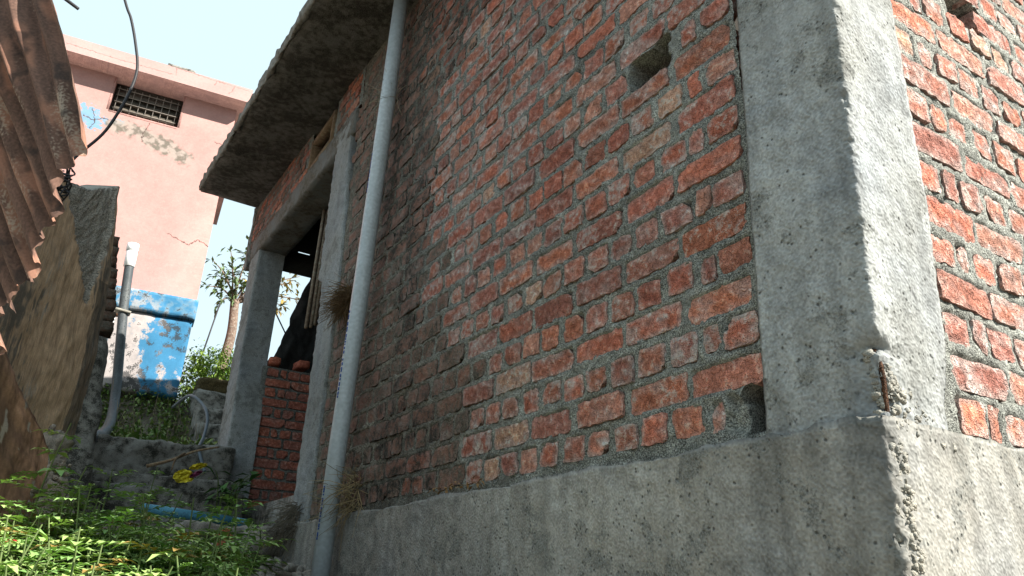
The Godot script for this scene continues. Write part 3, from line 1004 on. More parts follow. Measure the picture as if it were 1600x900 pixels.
	# base: ledge and plinth, blue paint worn to white and mould
	var blue := func(u: float, v: float) -> Vector3:
		var p := Vector2(lerpf(-1.5, 0.06, u), lerpf(3.5, 4.85, v))
		var nb := n_big.get_noise_2d(p.x * 6, p.y * 6)
		var nm := n_mid.get_noise_2d(p.x * 14, p.y * 14)
		var nf := n_fine.get_noise_2d(p.x * 50, p.y * 50)
		var c := Vector3(0.045, 0.19, 0.35) * (1.0 + nb * 0.25)
		var pale := nb * 0.8 + nm * 0.7 + nf * 0.25
		var low := clampf((3.86 - p.y) * 2.4, 0, 0.5) + clampf((-0.40 - p.x) * 6.0, 0, 1.0) * (1.0 if p.y < 4.53 else 0.35)
		c = c.lerp(Vector3(0.42, 0.37, 0.355) * (1.0 + nm * 0.3), clampf((pale + low - 0.30) * 3.5, 0, 0.92))
		if p.y > 4.53:
			c = c.lerp(Vector3(0.17, 0.28, 0.36), clampf(0.3 + nm, 0, 0.6))
		var dark := nm * 0.9 + n_big.get_noise_2d(p.x * 5 + 40, p.y * 5) * 0.8 + nf * 0.4
		c = c.lerp(Vector3(0.035, 0.038, 0.04), clampf((dark - 0.30) * 3.5, 0, 0.85))
		return c
	var bm := uv_mat(paint_image(620, 540, blue))
	var base_st := new_st()
	uv_box(base_st, -1.5, 0.0, 3.545, 4.53, 0.28, Vector2(-1.5, 3.5), Vector2(1.56, 1.35))
	piece("base", wall_done(base_st), bm, o)
	var ledge_st := new_st()
	uv_box(ledge_st, -1.5, 0.02, 4.54, 4.80, 0.34, Vector2(-1.5, 3.5), Vector2(1.56, 1.35))
	piece("ledge", wall_done(ledge_st), bm, o)
	piece("base_side", slab_box(Vector3(-3.9, 4.2, -0.03), Vector3(4.79, 1.3, 0.14)), plain_pink, o)
	piece("underside", rough_box(Vector3(1.7, 0.5, 0.3), Vector3i(16, 6, 3), 0.02, 0.03, 6.0), M.dark_concrete, o, Transform3D(Basis(), Vector3(-0.75, 3.34, -0.1)))
	# window grille in the recess
	var win := piece("window", slab_box(Vector3(-1.14, 7.61, -0.125), Vector3(0.86, 0.5, 0.02)), mat(lin(0.10, 0.09, 0.08), T.grit, 0.5, T.cement_h, 0.8), o)
	for k in 9:
		piece("bar", slab_box(Vector3(-1.52 + k * 0.094, 7.6, -0.075), Vector3(0.012, 0.40, 0.012)), M.iron, win)
	for k in 4:
		piece("bar", slab_box(Vector3(-1.14, 7.44 + k * 0.105, -0.062), Vector3(0.80, 0.012, 0.012)), M.iron, win)
	for k in 3:
		piece("louvre", rough_box(Vector3(0.8, 0.1, 0.025), Vector3i(14, 2, 2), 0.004, 0.008, 8.0, Vector3(k * 3, 0, 0)), mat(lin(0.12, 0.105, 0.09), T.cement, 0.6, T.cement_h, 0.6), win, Transform3D(Basis(Vector3.RIGHT, -0.5), Vector3(-1.14, 7.46 + k * 0.12, -0.1)))


func uv_panel(st: SurfaceTool, x0: float, x1: float, y0: float, y1: float) -> void:
	for v in [Vector2(x0, y0), Vector2(x1, y1), Vector2(x1, y0), Vector2(x0, y0), Vector2(x0, y1), Vector2(x1, y1)]:
		st.set_uv(Vector2((v.x + 3.2) / 3.2, 1.0 - (v.y - 4.7) / 3.25))
		st.add_vertex(Vector3(v.x, v.y, 0))


func uv_panel_at(st: SurfaceTool, x0: float, x1: float, y0: float, y1: float, z: float) -> void:
	for v in [Vector2(x0, y0), Vector2(x1, y1), Vector2(x1, y0), Vector2(x0, y0), Vector2(x0, y1), Vector2(x1, y1)]:
		st.set_uv(Vector2((v.x - x0) / (x1 - x0), 1.0 - (v.y - y0) / (y1 - y0)))
		st.add_vertex(Vector3(v.x, v.y, z))


func uv_box(st: SurfaceTool, x0: float, x1: float, y0: float, y1: float, z: float, o: Vector2, s: Vector2) -> void:
	# rough front, top, underside and right end of a block that stands against z = 0
	var nu := 40
	var nv := 24
	var at := func(i: int, j: int) -> Array:
		var x := lerpf(x0, x1, clampf(float(i) / nu, 0, 1))
		var y := lerpf(y0, y1, clampf(float(j) / nv, 0, 1))
		var p := Vector3(x, y, z + n_mid.get_noise_2d(x * 10, y * 10) * 0.006 + n_big.get_noise_2d(x * 4, y * 4) * 0.01)
		if j < 0 or j > nv or i > nu:
			p.z = -0.02
		else:
			var e := minf(minf(y - y0, y1 - y), x1 - x)
			p.z -= clampf(1.0 - e / 0.03, 0, 1) * 0.018
			if j == 0:
				p.y += n_mid.get_noise_2d(x * 14, 3) * 0.02
		return [p, Vector2((p.x - o.x) / s.x, 1.0 - (p.y - o.y) / s.y)]
	for j in range(-1, nv + 1):
		for i in nu + 1:
			var a: Array = at.call(i, j)
			var b: Array = at.call(i + 1, j)
			var c: Array = at.call(i + 1, j + 1)
			var d: Array = at.call(i, j + 1)
			for v in [a, c, b, a, d, c]:
				st.set_uv(v[1])
				st.add_vertex(v[0])


func wall_done(st: SurfaceTool) -> ArrayMesh:
	st.generate_normals()
	return st.commit()


# ------------------------------------------------------------------ left of the lane
func build_left() -> void:
	# stained wall that stands askew to the lane
	var a := Vector3(-1.26, 0, -3.6)
	var b := Vector3(-2.5, 0, -2.1)
	var along := (b - a)
	var length := along.length()
	along = along.normalized()
	var nrm := Vector3(-along.z, 0, along.x)
	if nrm.z < 0:
		nrm = -nrm
	var bare := func(s: float, y: float) -> float:
		# how far a point lies inside the V where the plaster has broken away
		var w := n_mid.get_noise_2d(s * 25, y * 25) * 0.03
		var left := 0.60 - clampf((3.52 - y) / 0.62, 0, 1) * 0.42
		var right := 0.02 + clampf((3.35 - y) / 0.5, 0, 1) * 0.12
		return minf(minf(left - s, s - right), (y - 2.86) * 0.5) + w * 0.6
	var nu := 110
	var nv := 130
	var pts := PackedVector3Array()
	var uvs := PackedVector2Array()
	for j in nv:
		for i in nu:
			var s := length * pow(float(i) / (nu - 1), 1.3)
			var top := 3.58 - s * 0.35 + n_mid.get_noise_2d(s * 12, 5) * 0.02
			var y := lerpf(1.5, top, float(j) / (nv - 1))
			var edge := keyed([[1.5, 0.0], [2.1, -0.01], [2.9, 0.02], [3.3, 0.09], [3.6, 0.15]], y)
			var p := a + along * (s + edge * (1.0 - clampf(s / 0.3, 0, 1)))
			p.y = y
			var d := n_big.get_noise_2d(s * 5, y * 3) * 0.03 + n_mid.get_noise_2d(s * 25, y * 12) * 0.008
			var k: float = bare.call(s, y)
			if k > 0:
				d -= minf(k * 1.2, 0.022) - n_mid.get_noise_2d(s * 60, y * 60) * 0.012
			# the foot is broken out
			d -= clampf((2.2 - y) * 1.5 - s * 0.6, 0, 1) * (0.05 + n_mid.get_noise_2d(s * 18, y * 18) * 0.06)
			p += nrm * d
			if j == nv - 1:
				p -= nrm * 0.2
			pts.append(p)
			uvs.append(Vector2(s / length, 1.0 - (y - 1.5) / 2.1))
	var skin := func(u: float, v: float) -> Vector3:
		var s := u * length
		var y := 1.5 + v * 2.1
		var streak := n_mid.get_noise_2d(s * 75 + n_mid.get_noise_2d(s * 9, y * 9) * 1.2, y * 3.5) * 0.7 + n_mid.get_noise_2d(s * 24, y * 20) * 0.5
		var fine := n_fine.get_noise_2d(s * 120, y * 9)
		var blot := n_big.get_noise_2d(s * 5 + 11, y * 2.0)
		var c := Vector3(0.58, 0.40, 0.265) * (1.0 + streak * 0.5 + fine * 0.35)
		c = c.lerp(Vector3(0.13, 0.118, 0.105), clampf((blot * 1.6 + streak * 0.9 - 0.14 + clampf((2.75 - y) * 0.35, 0, 0.25)) * 2.2, 0, 0.9))
		c = c.lerp(Vector3(0.30, 0.285, 0.26), clampf((n_big.get_noise_2d(s * 9 + 50, y * 3.2) + fine * 0.5 - 0.40) * 3.0, 0, 0.7))
		if s < 0.09 and y < 3.0:
			c = c.lerp(Vector3(0.10, 0.09, 0.08) * (1.0 + fine * 0.6), 0.7)
		var k: float = bare.call(s, y)
		if k > 0:
			var peb := n_fine.get_noise_2d(s * 95, y * 95)
			c = Vector3(0.33, 0.305, 0.27) * (1.0 + peb * 0.6)
			if peb > 0.36:
				c = Vector3(0.55, 0.50, 0.43)
			elif peb < -0.42:
				c = Vector3(0.13, 0.12, 0.105)
		if fine > 0.5 and streak > 0.1:
			c = c.lerp(Vector3(0.38, 0.33, 0.28), 0.5)
		return c
	var wall := thing("stained_wall", "tall brown stained plaster wall with broken corner beside the rusty sheet", "wall")
	var wm := uv_mat(paint_image(700, 800, skin), 0.9)
	piece("plaster", grid_mesh(pts, nu, nv, PackedColorArray(), uvs), wm, wall)
	var bst := new_st()
	var mid := (a + b) * 0.5 - nrm * 0.17
	rough_box_into(bst, Vector3(length - 0.1, 1.7, 0.18), Vector3i(4, 4, 2), 0.02, 0.01, 5.0, Vector3.ZERO, Transform3D(Basis(Vector3.UP, atan2(-along.z, along.x)), Vector3(mid.x, 2.2, mid.z)))
	piece("backing", done(bst), M.dark_concrete, wall)

	# lower block of reddish plaster in front of it
	var low := thing("plaster_block", "low slanting block of reddish brown plaster at the foot of the stained wall", "wall")
	var lp := PackedVector3Array()
	var lu := PackedVector2Array()
	nu = 50
	nv = 50
	for j in nv:
		for i in nu:
			var u := float(i) / (nu - 1)
			var v := float(j) / (nv - 1)
			var p := Vector3(-1.34, 0, -2.55).lerp(Vector3(-1.95, 0, -2.05), u)
			var top := lerpf(1.96, 2.85, u) + n_mid.get_noise_2d(u * 9, 2) * 0.03
			p.y = lerpf(1.3, top, v)
			p += Vector3(0.5, 0, 0.8) * (n_big.get_noise_2d(u * 6, v * 6) * 0.04 + n_mid.get_noise_2d(u * 20, v * 20) * 0.012)
			if v > 0.97:
				p += Vector3(-0.06, 0.0, -0.1)
			lp.append(p)
			lu.append(Vector2(0.3 + u * 0.5, 0.9 - v * 0.7))
	var reddish := func(u: float, v: float) -> Vector3:
		var streak := n_mid.get_noise_2d(u * 60, v * 5)
		var c := Vector3(0.42, 0.24, 0.16) * (1.0 + streak * 0.6 + n_fine.get_noise_2d(u * 150, v * 30) * 0.4)
		c = c.lerp(Vector3(0.06, 0.045, 0.035), clampf(n_big.get_noise_2d(u * 8, v * 5) * 2.0, 0, 0.7))
		if n_mid.get_noise_2d(u * 40 + 30, v * 9) > 0.45:
			c = Vector3(0.42, 0.37, 0.32)
		return c
	piece("plaster", grid_mesh(lp, nu, nv, PackedColorArray(), lu), uv_mat(paint_image(256, 256, reddish), 0.9), low)

	# brick pier behind the wall
	var pier := thing("brick_pier", "broken stub of old brick pier between stained wall and grey conduit", "pier")
	for k in 9:
		var y := 3.92 - k * 0.085
		var x := -1.38 + k * 0.014
		piece("brick", rough_box(Vector3(0.26, 0.08, 0.2), Vector3i(8, 3, 6), 0.006, 0.008, 22.0, Vector3(k * 7, 3, 2)), M.old_brick, pier, Transform3D(Basis(Vector3.UP, rng.randf_range(-0.1, 0.1)), Vector3(x + rng.randf_range(-0.012, 0.012), y, -5.3)))
	piece("shaft", rough_box(Vector3(0.28, 1.2, 0.24), Vector3i(6, 20, 5), 0.02, 0.02, 9.0), M.dark_concrete, pier, Transform3D(Basis(Vector3.BACK, 0.12), Vector3(-1.23, 2.56, -5.35)))

	# rusty corrugated sheet, hung steeply over the lane
	var sheet := thing("corrugated_sheet", "bent rusty corrugated iron sheet hanging over the lane edge", "metal sheet")
	var near := Vector3(-1.45, 2.372, -0.8)
	var along_e := Vector3(-0.45, 0.0, -0.89)
	var per := 16
	var ridges := 17
	var ns := ridges * per + 1
	var nt := 40
	var sp := PackedVector3Array()
	var su := PackedVector2Array()
	for j in nt:
		var t := float(j) / (nt - 1)
		for i in ns:
			var f := float(i) / per
			var down := Vector3(0.33, -0.92, 0.2).lerp(Vector3(0.5, -0.86, 0.1), clampf(f / 3.5, 0, 1)).normalized()
			var out := along_e.cross(down).normalized()
			var tear := 0.036 * f + n_mid.get_noise_2d(f * 0.9, 1) * 0.045 + n_fine.get_noise_2d(f * 4, 1) * 0.006
			if f > 9.4 and f < 11.0:
				tear -= 0.05
			var p := near + along_e * (0.054 * f) + down * lerpf(tear, -0.85, t)
			var dent := n_big.get_noise_2d(f * 1.1, t * 6.0) * 0.03 + n_mid.get_noise_2d(f * 2.0, t * 12.0) * 0.004
			p += out * (cos(f * TAU) * (0.012 + n_big.get_noise_2d(f, t * 8.0 + 9) * 0.005) + dent * (0.4 + t * 0.6))
			sp.append(p)
			su.append(Vector2(f / float(ridges), t))
	var rust := func(u: float, v: float) -> Vector3:
		var blot := n_big.get_noise_2d(u * 26, v * 14)
		var streak := n_mid.get_noise_2d(u * 70, v * 7)
		var fine := n_fine.get_noise_2d(u * 160, v * 110)
		var c := Vector3(0.15, 0.085, 0.064) * (1.0 + streak * 0.5 + fine * 0.4)
		c = c.lerp(Vector3(0.34, 0.17, 0.115), clampf((blot + streak * 0.4 - 0.08) * 3.0, 0, 0.85))
		c = c.lerp(Vector3(0.42, 0.36, 0.29), clampf((n_big.get_noise_2d(u * 30 + 60, v * 9) + fine * 0.3 - 0.36) * 4.0, 0, 0.7))
		c = c.lerp(Vector3(0.03, 0.022, 0.02), clampf((n_mid.get_noise_2d(u * 18 + 20, v * 18) - 0.3) * 3.0, 0, 0.7))
		return c
	var rm := uv_mat(paint_image(640, 512, rust), 0.75)
	rm.metallic_specular = 0.4
	piece("sheet", grid_mesh(sp, ns, nt, PackedColorArray(), su), rm, sheet)
	var props := new_st()
	tube_into(props, PackedVector3Array([Vector3(-1.78, 2.62, -0.85), Vector3(-2.2, 2.62, -1.7)]), 0.03, 0.03, 8)
	tube_into(props, PackedVector3Array([Vector3(-2.1, 0.6, -1.5), Vector3(-2.1, 2.66, -1.5)]), 0.04, 0.035, 8)
	piece("rail", done(props), M.wood, sheet)


func build_pipes() -> void:
	var p := thing("drain_pipe", "long pale grey plastic drain pipe standing against the brick wall", "pipe")
	var st := new_st()
	tube_into(st, PackedVector3Array([Vector3(-0.1, 1.35, -2.935), Vector3(-0.1, 2.2, -2.895), Vector3(-0.1, 3.05, -2.832), Vector3(-0.1, 4.05, -2.778), Vector3(-0.1, 5.06, -2.734)]), 0.046, 0.046, 28)
	piece("tube", done(st), M.pipe, p)
	# faded lines of print along the pipe
	for b in [[2.42, 2.62], [2.66, 2.9], [1.72, 1.98], [3.72, 3.86], [3.62, 3.7]]:
		var y: float = b[0]
		while y < b[1]:
			var l := rng.randf_range(0.008, 0.022)
			var z := lerpf(-2.935, -2.734, (y - 1.35) / 3.71)
			var ang := 0.2
			var c := Vector3(-0.1 - cos(ang) * 0.0465, y, z + sin(ang) * 0.0465)
			piece("print", slab_box(Vector3.ZERO, Vector3(0.0012, l, 0.011)), M.ink, p, Transform3D(Basis(Vector3.UP, ang), c))
			y += l + 0.006
	# straps of wire that hold it
	var c := thing("grey_conduit", "dark grey conduit with white coupling rising before the pink house", "pipe")
	var grey_pipe := mat(lin(0.10, 0.115, 0.13), T.cement, 0.3, null, 0.0, 0.5)
	var path := smooth_path([Vector3(-1.03, 4.99, -8.4), Vector3(-0.985, 4.5, -8.4), Vector3(-0.92, 4.0, -8.4), Vector3(-0.86, 3.55, -8.38), Vector3(-0.84, 3.2, -8.2), Vector3(-0.88, 2.92, -7.6), Vector3(-0.98, 2.68, -6.7), Vector3(-1.06, 2.56, -6.05), Vector3(-1.125, 2.44, -5.8), Vector3(-1.14, 2.3, -5.72), Vector3(-1.12, 2.18, -5.68), Vector3(-1.07, 2.08, -5.62)], 8)
	piece("tube", tube(path, 0.052, 0.052, 14), grey_pipe, c)
	var white := mat(lin(0.75, 0.76, 0.76), null, 1.0, null, 0.0, 0.4)
	var cup := piece("coupling", tube(PackedVector3Array([Vector3(-1.028, 4.93, -8.4), Vector3(-1.036, 5.13, -8.4)]), 0.062, 0.062, 14), white, c)
	piece("rim", tube(PackedVector3Array([Vector3(-1.0365, 5.131, -8.4), Vector3(-1.042, 5.22, -8.4)]), 0.07, 0.066, 14), white, cup)
	piece("clamp", rough_box(Vector3(0.17, 0.03, 0.14), Vector3i(3, 1, 3), 0.006, 0.0), mat(lin(0.4, 0.38, 0.34), T.cement), c, Transform3D(Basis(Vector3.BACK, -0.1), Vector3(-0.975, 4.37, -8.4)))
	var w := thing("white_pipe", "thin white water pipe leaning against the pink house base", "pipe")
	piece("tube", tube(PackedVector3Array([Vector3(-1.045, 4.36, -8.62), Vector3(-1.10, 3.45, -8.6)]), 0.02, 0.02, 10), white, w)
	piece("tap", rough_box(Vector3(0.09, 0.05, 0.06), Vector3i(3, 2, 2), 0.012, 0.004, 20.0), M.rebar, w, Transform3D(Basis(), Vector3(-1.04, 4.39, -8.62)))
	var hose := thing("garden_hose", "thin grey hose hanging down over the stone steps", "hose")
	piece("tube", tube(smooth_path([Vector3(-0.38, 3.12, -7.2), Vector3(-0.33, 3.13, -6.6), Vector3(-0.23, 3.0, -6.35), Vector3(-0.2, 2.85, -6.2), Vector3(-0.22, 2.68, -6.1), Vector3(-0.26, 2.56, -5.98), Vector3(-0.23, 2.44, -5.9), Vector3(-0.2, 2.36, -5.86)], 8), 0.014, 0.014, 8), mat(lin(0.13, 0.16, 0.19), null, 1.0, null, 0.0, 0.5), hose)
	var bp := thing("blue_pipe", "length of sky blue plastic pipe lying among the weeds", "pipe")
	var bl := mat(lin(0.10, 0.32, 0.48), T.cement, 0.5, null, 0.0, 0.5)
	piece("tube", tube(PackedVector3Array([Vector3(-0.74, 1.945, -4.8), Vector3(-0.13, 1.905, -4.8)]), 0.034, 0.034, 16), bl, bp)
	piece("socket", tube(PackedVector3Array([Vector3(-0.125, 1.905, -4.8), Vector3(-0.03, 1.898, -4.8)]), 0.031, 0.031, 16), bl, bp)
	var cable := thing("power_cable", "black cable drooping across the sky to a tangle of wire", "cable")
	piece("wire", tube(smooth_path([Vector3(-1.75, 4.85, -3.0), Vector3(-1.569, 4.425, -3.0), Vector3(-1.515, 4.319, -3.0), Vector3(-1.461, 4.17, -3.0), Vector3(-1.424, 4.03, -3.0), Vector3(-1.426, 3.891, -3.0), Vector3(-1.452, 3.737, -3.0), Vector3(-1.493, 3.584, -3.0), Vector3(-1.575, 3.42, -3.0), Vector3(-1.6, 3.35, -3.02)], 6), 0.0075, 0.0075, 8), M.wire, cable)
	var tangle := new_st()
	for k in 9:
		var q := []
		for i in 7:
			q.append(Vector3(-1.6 + rng.randf_range(-0.045, 0.045), 3.36 - i * 0.03 + rng.randf_range(-0.02, 0.02), -3.02 + rng.randf_range(-0.05, 0.05)))
		tube_into(tangle, smooth_path(q, 4), 0.004, 0.004, 5)
	piece("tangle", done(tangle), M.wire, cable)
	var stub := thing("loose_cable_end", "short loose end of cable against the sky above the rusty sheet", "cable")
	piece("wire", tube(smooth_path([Vector3(-2.05, 4.38, -3.0), Vector3(-1.93, 4.34, -3.0), Vector3(-1.83, 4.295, -3.0), Vector3(-1.756, 4.262, -3.0)], 5), 0.011, 0.009, 8), M.wire, stub)


# ------------------------------------------------------------------ steps, porch things, litter
func build_steps() -> void:
	var o := thing("stone_steps", "dark weathered stone steps at the end of the lane", "steps")
	piece("step", rough_box(Vector3(1.35, 0.7, 0.5), Vector3i(50, 20, 10), 0.018, 0.010, 9.0, Vector3(1, 2, 3)), M.dark_concrete, o, Transform3D(Basis(), Vector3(-0.60, 1.815, -5.72)))
	piece("step", rough_box(Vector3(1.35, 0.7, 0.5), Vector3i(50, 20, 10), 0.018, 0.011, 9.0, Vector3(4, 2, 9)), M.dark_concrete, o, Transform3D(Basis(Vector3.BACK, 0.01), Vector3(-0.62, 1.93, -5.95)))
	piece("step", rough_box(Vector3(1.3, 0.9, 0.5), Vector3i(60, 34, 10), 0.022, 0.018, 9.0, Vector3(7, 2, 5)), M.dark_concrete, o, Transform3D(Basis(Vector3.BACK, 0.02), Vector3(-0.60, 2.13, -6.2)))
	var u := thing("upper_steps", "narrow dark steps climbing behind the concrete door column", "steps")
	for k in 4:
		piece("step", rough_box(Vector3(0.85, 0.9, 0.5), Vector3i(20, 14, 8), 0.03, 0.015, 7.0, Vector3(k * 5, 1, 2)), M.dark_concrete, u, Transform3D(Basis(), Vector3(0.42, [2.95, 3.155, 3.39, 3.65][k] - 0.45, [-7.85, -8.15, -8.45, -8.75][k])))
	piece("kerb", rough_box(Vector3(0.7, 0.22, 0.25), Vector3i(16, 6, 6), 0.05, 0.03, 7.0, Vector3(3, 1, 2)), mat(lin(0.12, 0.09, 0.04), T.grit, 0.9, T.cement_h, 1.0), u, Transform3D(Basis(), Vector3(0.36, 3.74, -8.72)))

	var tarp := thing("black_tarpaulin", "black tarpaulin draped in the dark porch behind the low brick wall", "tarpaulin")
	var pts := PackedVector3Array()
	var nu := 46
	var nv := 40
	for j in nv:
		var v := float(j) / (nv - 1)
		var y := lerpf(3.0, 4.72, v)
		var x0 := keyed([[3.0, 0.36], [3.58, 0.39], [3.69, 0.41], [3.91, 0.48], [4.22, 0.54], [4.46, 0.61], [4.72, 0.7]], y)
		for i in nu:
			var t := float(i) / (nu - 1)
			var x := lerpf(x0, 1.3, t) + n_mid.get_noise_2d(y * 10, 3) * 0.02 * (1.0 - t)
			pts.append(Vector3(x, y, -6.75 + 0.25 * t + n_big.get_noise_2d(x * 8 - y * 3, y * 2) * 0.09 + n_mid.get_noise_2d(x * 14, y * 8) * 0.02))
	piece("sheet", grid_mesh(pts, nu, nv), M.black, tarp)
	var zz := [[0.231, 4.25, 0.223, 3.485], [0.262, 4.3, 0.262, 3.50], [0.295, 4.3, 0.290, 3.53]]
	for k in 3:
		var rod := thing("hanging_pole", ["pale pole hanging in the porch opening, outermost of three", "pale pole hanging in the porch opening, middle of three", "pale pole hanging in the porch opening, innermost of three"][k], "pole", Vector3.ZERO, 0.0, "poles hanging in the porch")
		piece("shaft", tube(PackedVector3Array([Vector3(zz[k][0], zz[k][1] + 0.4, -5.0), Vector3(zz[k][2], zz[k][3], -5.0)]), 0.013, 0.015, 10), M.bamboo, rod)
		piece("tip", tube(PackedVector3Array([Vector3(zz[k][2], zz[k][3] - 0.001, -5.0), Vector3(zz[k][2], zz[k][3] - 0.012, -5.0)]), 0.014, 0.011, 10), M.wood, rod)

	# litter
	var wrap := thing("snack_wrapper", "crumpled yellow and purple snack wrapper on the steps", "wrapper")
	var yellow := mat(lin(0.72, 0.62, 0.05), null, 1.0, null, 0.0, 0.35)
	var purple := mat(lin(0.30, 0.07, 0.16), null, 1.0, null, 0.0, 0.35)
	piece("flap", crumple(Vector3(-0.44, 2.235, -5.28), Vector3(0.15, 0.10, 0.04), 0.1, 1), yellow, wrap)
	piece("flap", crumple(Vector3(-0.35, 2.32, -5.3), Vector3(0.13, 0.045, 0.04), 0.35, 2), yellow, wrap)
	piece("fold", crumple(Vector3(-0.365, 2.255, -5.26), Vector3(0.10, 0.035, 0.04), 0.6, 3), purple, wrap)
	var frond := thing("dry_palm_strip", "dry tan palm leaf strip lying across the steps", "leaf")
	var fs := new_st()
	var fp := smooth_path([Vector3(-0.66, 2.335, -5.72), Vector3(-0.5, 2.40, -5.74), Vector3(-0.32, 2.50, -5.78), Vector3(-0.13, 2.565, -5.82)], 5)
	tube_into(fs, fp, 0.016, 0.008, 6)
	piece("blade", done(fs), mat(lin(0.40, 0.31, 0.2), T.brick, 0.8), frond)
	var fs2 := new_st()
	tube_into(fs2, smooth_path([Vector3(-0.40, 2.47, -5.74), Vector3(-0.47, 2.40, -5.66), Vector3(-0.49, 2.31, -5.6)], 5), 0.009, 0.006, 6)
	piece("blade", done(fs2), mat(lin(0.22, 0.16, 0.1), T.brick, 0.8), frond)

	var frag := thing("brick_fragment", "broken orange brick piece among the weeds below the door column", "brick")
	piece("chunk", rough_box(Vector3(0.09, 0.12, 0.08), Vector3i(5, 6, 5), 0.012, 0.012, 14.0), M.red_brick[2], frag, Transform3D(Basis(Vector3.BACK, 0.3), Vector3(-0.31, 1.755, -4.2)))
	piece("mortar_crust", rough_box(Vector3(0.05, 0.05, 0.07), Vector3i(4, 4, 4), 0.012, 0.012, 14.0), M.rubble, frag, Transform3D(Basis(Vector3.BACK, 0.3), Vector3(-0.265, 1.72, -4.17)))
	var lump := thing("concrete_lump", "rough grey concrete lump at the foot of the door column", "rock")
	piece("lump", rough_box(Vector3(0.42, 0.16, 0.3), Vector3i(12, 7, 9), 0.04, 0.04, 8.0), M.rubble, lump, Transform3D(Basis(Vector3.UP, 0.3), Vector3(0.0, 1.74, -4.05)))
	var sill := thing("fallen_sill", "flat broken concrete slab lying under the blue pipe", "slab")
	piece("slab", rough_box(Vector3(0.55, 0.09, 0.3), Vector3i(16, 4, 9), 0.02, 0.025, 8.0), M.rubble, sill, Transform3D(Basis(Vector3.BACK, -0.06), Vector3(-0.26, 1.80, -4.5)))
	# gravel and mortar droppings
	var st := new_st()
	for k in 420:
		var x := rng.randf_range(-0.5, 0.06)
		var z := rng.randf_range(-4.4, -2.7)
		if rng.randf() < 0.25:
			x = rng.randf_range(-1.45, -0.9)
		var s := rng.randf_range(0.015, 0.06)
		rough_box_into(st, Vector3(s, s * 0.7, s * 0.9), Vector3i(2, 2, 2), s * 0.3, s * 0.2, 20.0, rv(50), Transform3D(Basis.from_euler(rv(3)), Vector3(x, ground_height(x, z) + s * 0.2, z)))
	var rub := piece("rubble", done(st), M.rubble)
	tag(rub, "loose grey stones and mortar droppings at the wall foot", "rubble", "", "stuff")
	# heap of broken plaster at the foot of the stained wall
	var heap := new_st()
	rough_box_into(heap, Vector3(0.13, 0.5, 0.26), Vector3i(12, 34, 14), 0.05, 0.035, 14.0, Vector3(3, 8, 1), Transform3D(Basis(Vector3.BACK, 0.12) * Basis(Vector3.RIGHT, -0.5), Vector3(-1.345, 1.80, -2.78)))
	for k in 260:
		var t := rng.randf()
		var p := Vector3(-1.35, 2.06, -2.9).lerp(Vector3(-1.28, 1.62, -2.5), t) + Vector3(rng.randf_range(-0.06, 0.05), rng.randf_range(-0.05, 0.05), rng.randf_range(-0.1, 0.1)) * (0.6 + t)
		var s := rng.randf_range(0.008, 0.028)
		rough_box_into(heap, Vector3(s, s * 0.8, s), Vector3i(2, 2, 2), s * 0.12, s * 0.3, 16.0, rv(50), Transform3D(Basis.from_euler(rv(3)), p))
	var hp := piece("plaster_debris", done(heap), mat(lin(0.44, 0.385, 0.33), T.cement, 1.2, T.cement_h, 0.6))
	tag(hp, "pale heap of broken plaster below the stained wall", "debris", "", "stuff")
	# red scraps
	for k in 2:
		var sc := thing("red_scrap", ["torn red plastic scrap at the far left among weeds", "small red plastic scrap beside the larger torn one"][k], "litter")
		piece("scrap", crumple([Vector3(-1.39, 1.595, -1.9), Vector3(-1.30, 1.56, -1.9)][k], Vector3(0.03, 0.014, 0.008), 0.2, 5 + k), mat(lin(0.55, 0.03, 0.05), null, 1.0, null, 0.0, 0.4), sc)


func crumple(at: Vector3, size: Vector3, tilt: float, sd: int) -> ArrayMesh:
	var n := 14
	var pts := PackedVector3Array()
	var turn := Basis(Vector3.BACK, tilt)
	for j in n:
		for i in n:
			var u := float(i) / (n - 1) - 0.5
			var v := float(j) / (n - 1) - 0.5
			var edge := 1.0 + n_mid.get_noise_2d(atan2(v, u) * 4.0 + sd * 9, 2) * 0.15
			var uu := u
			u = u * sqrt(1.0 - 2.0 * v * v)
			v = v * sqrt(1.0 - 2.0 * uu * uu)
			var p := Vector3(u * size.x * edge, v * size.y * edge, (n_mid.get_noise_2d(u * 14 + sd * 20, v * 14) + n_big.get_noise_2d(u * 12, v * 12 + sd * 5)) * size.z)
			pts.append(at + turn * p)
	return grid_mesh(pts, n, n)


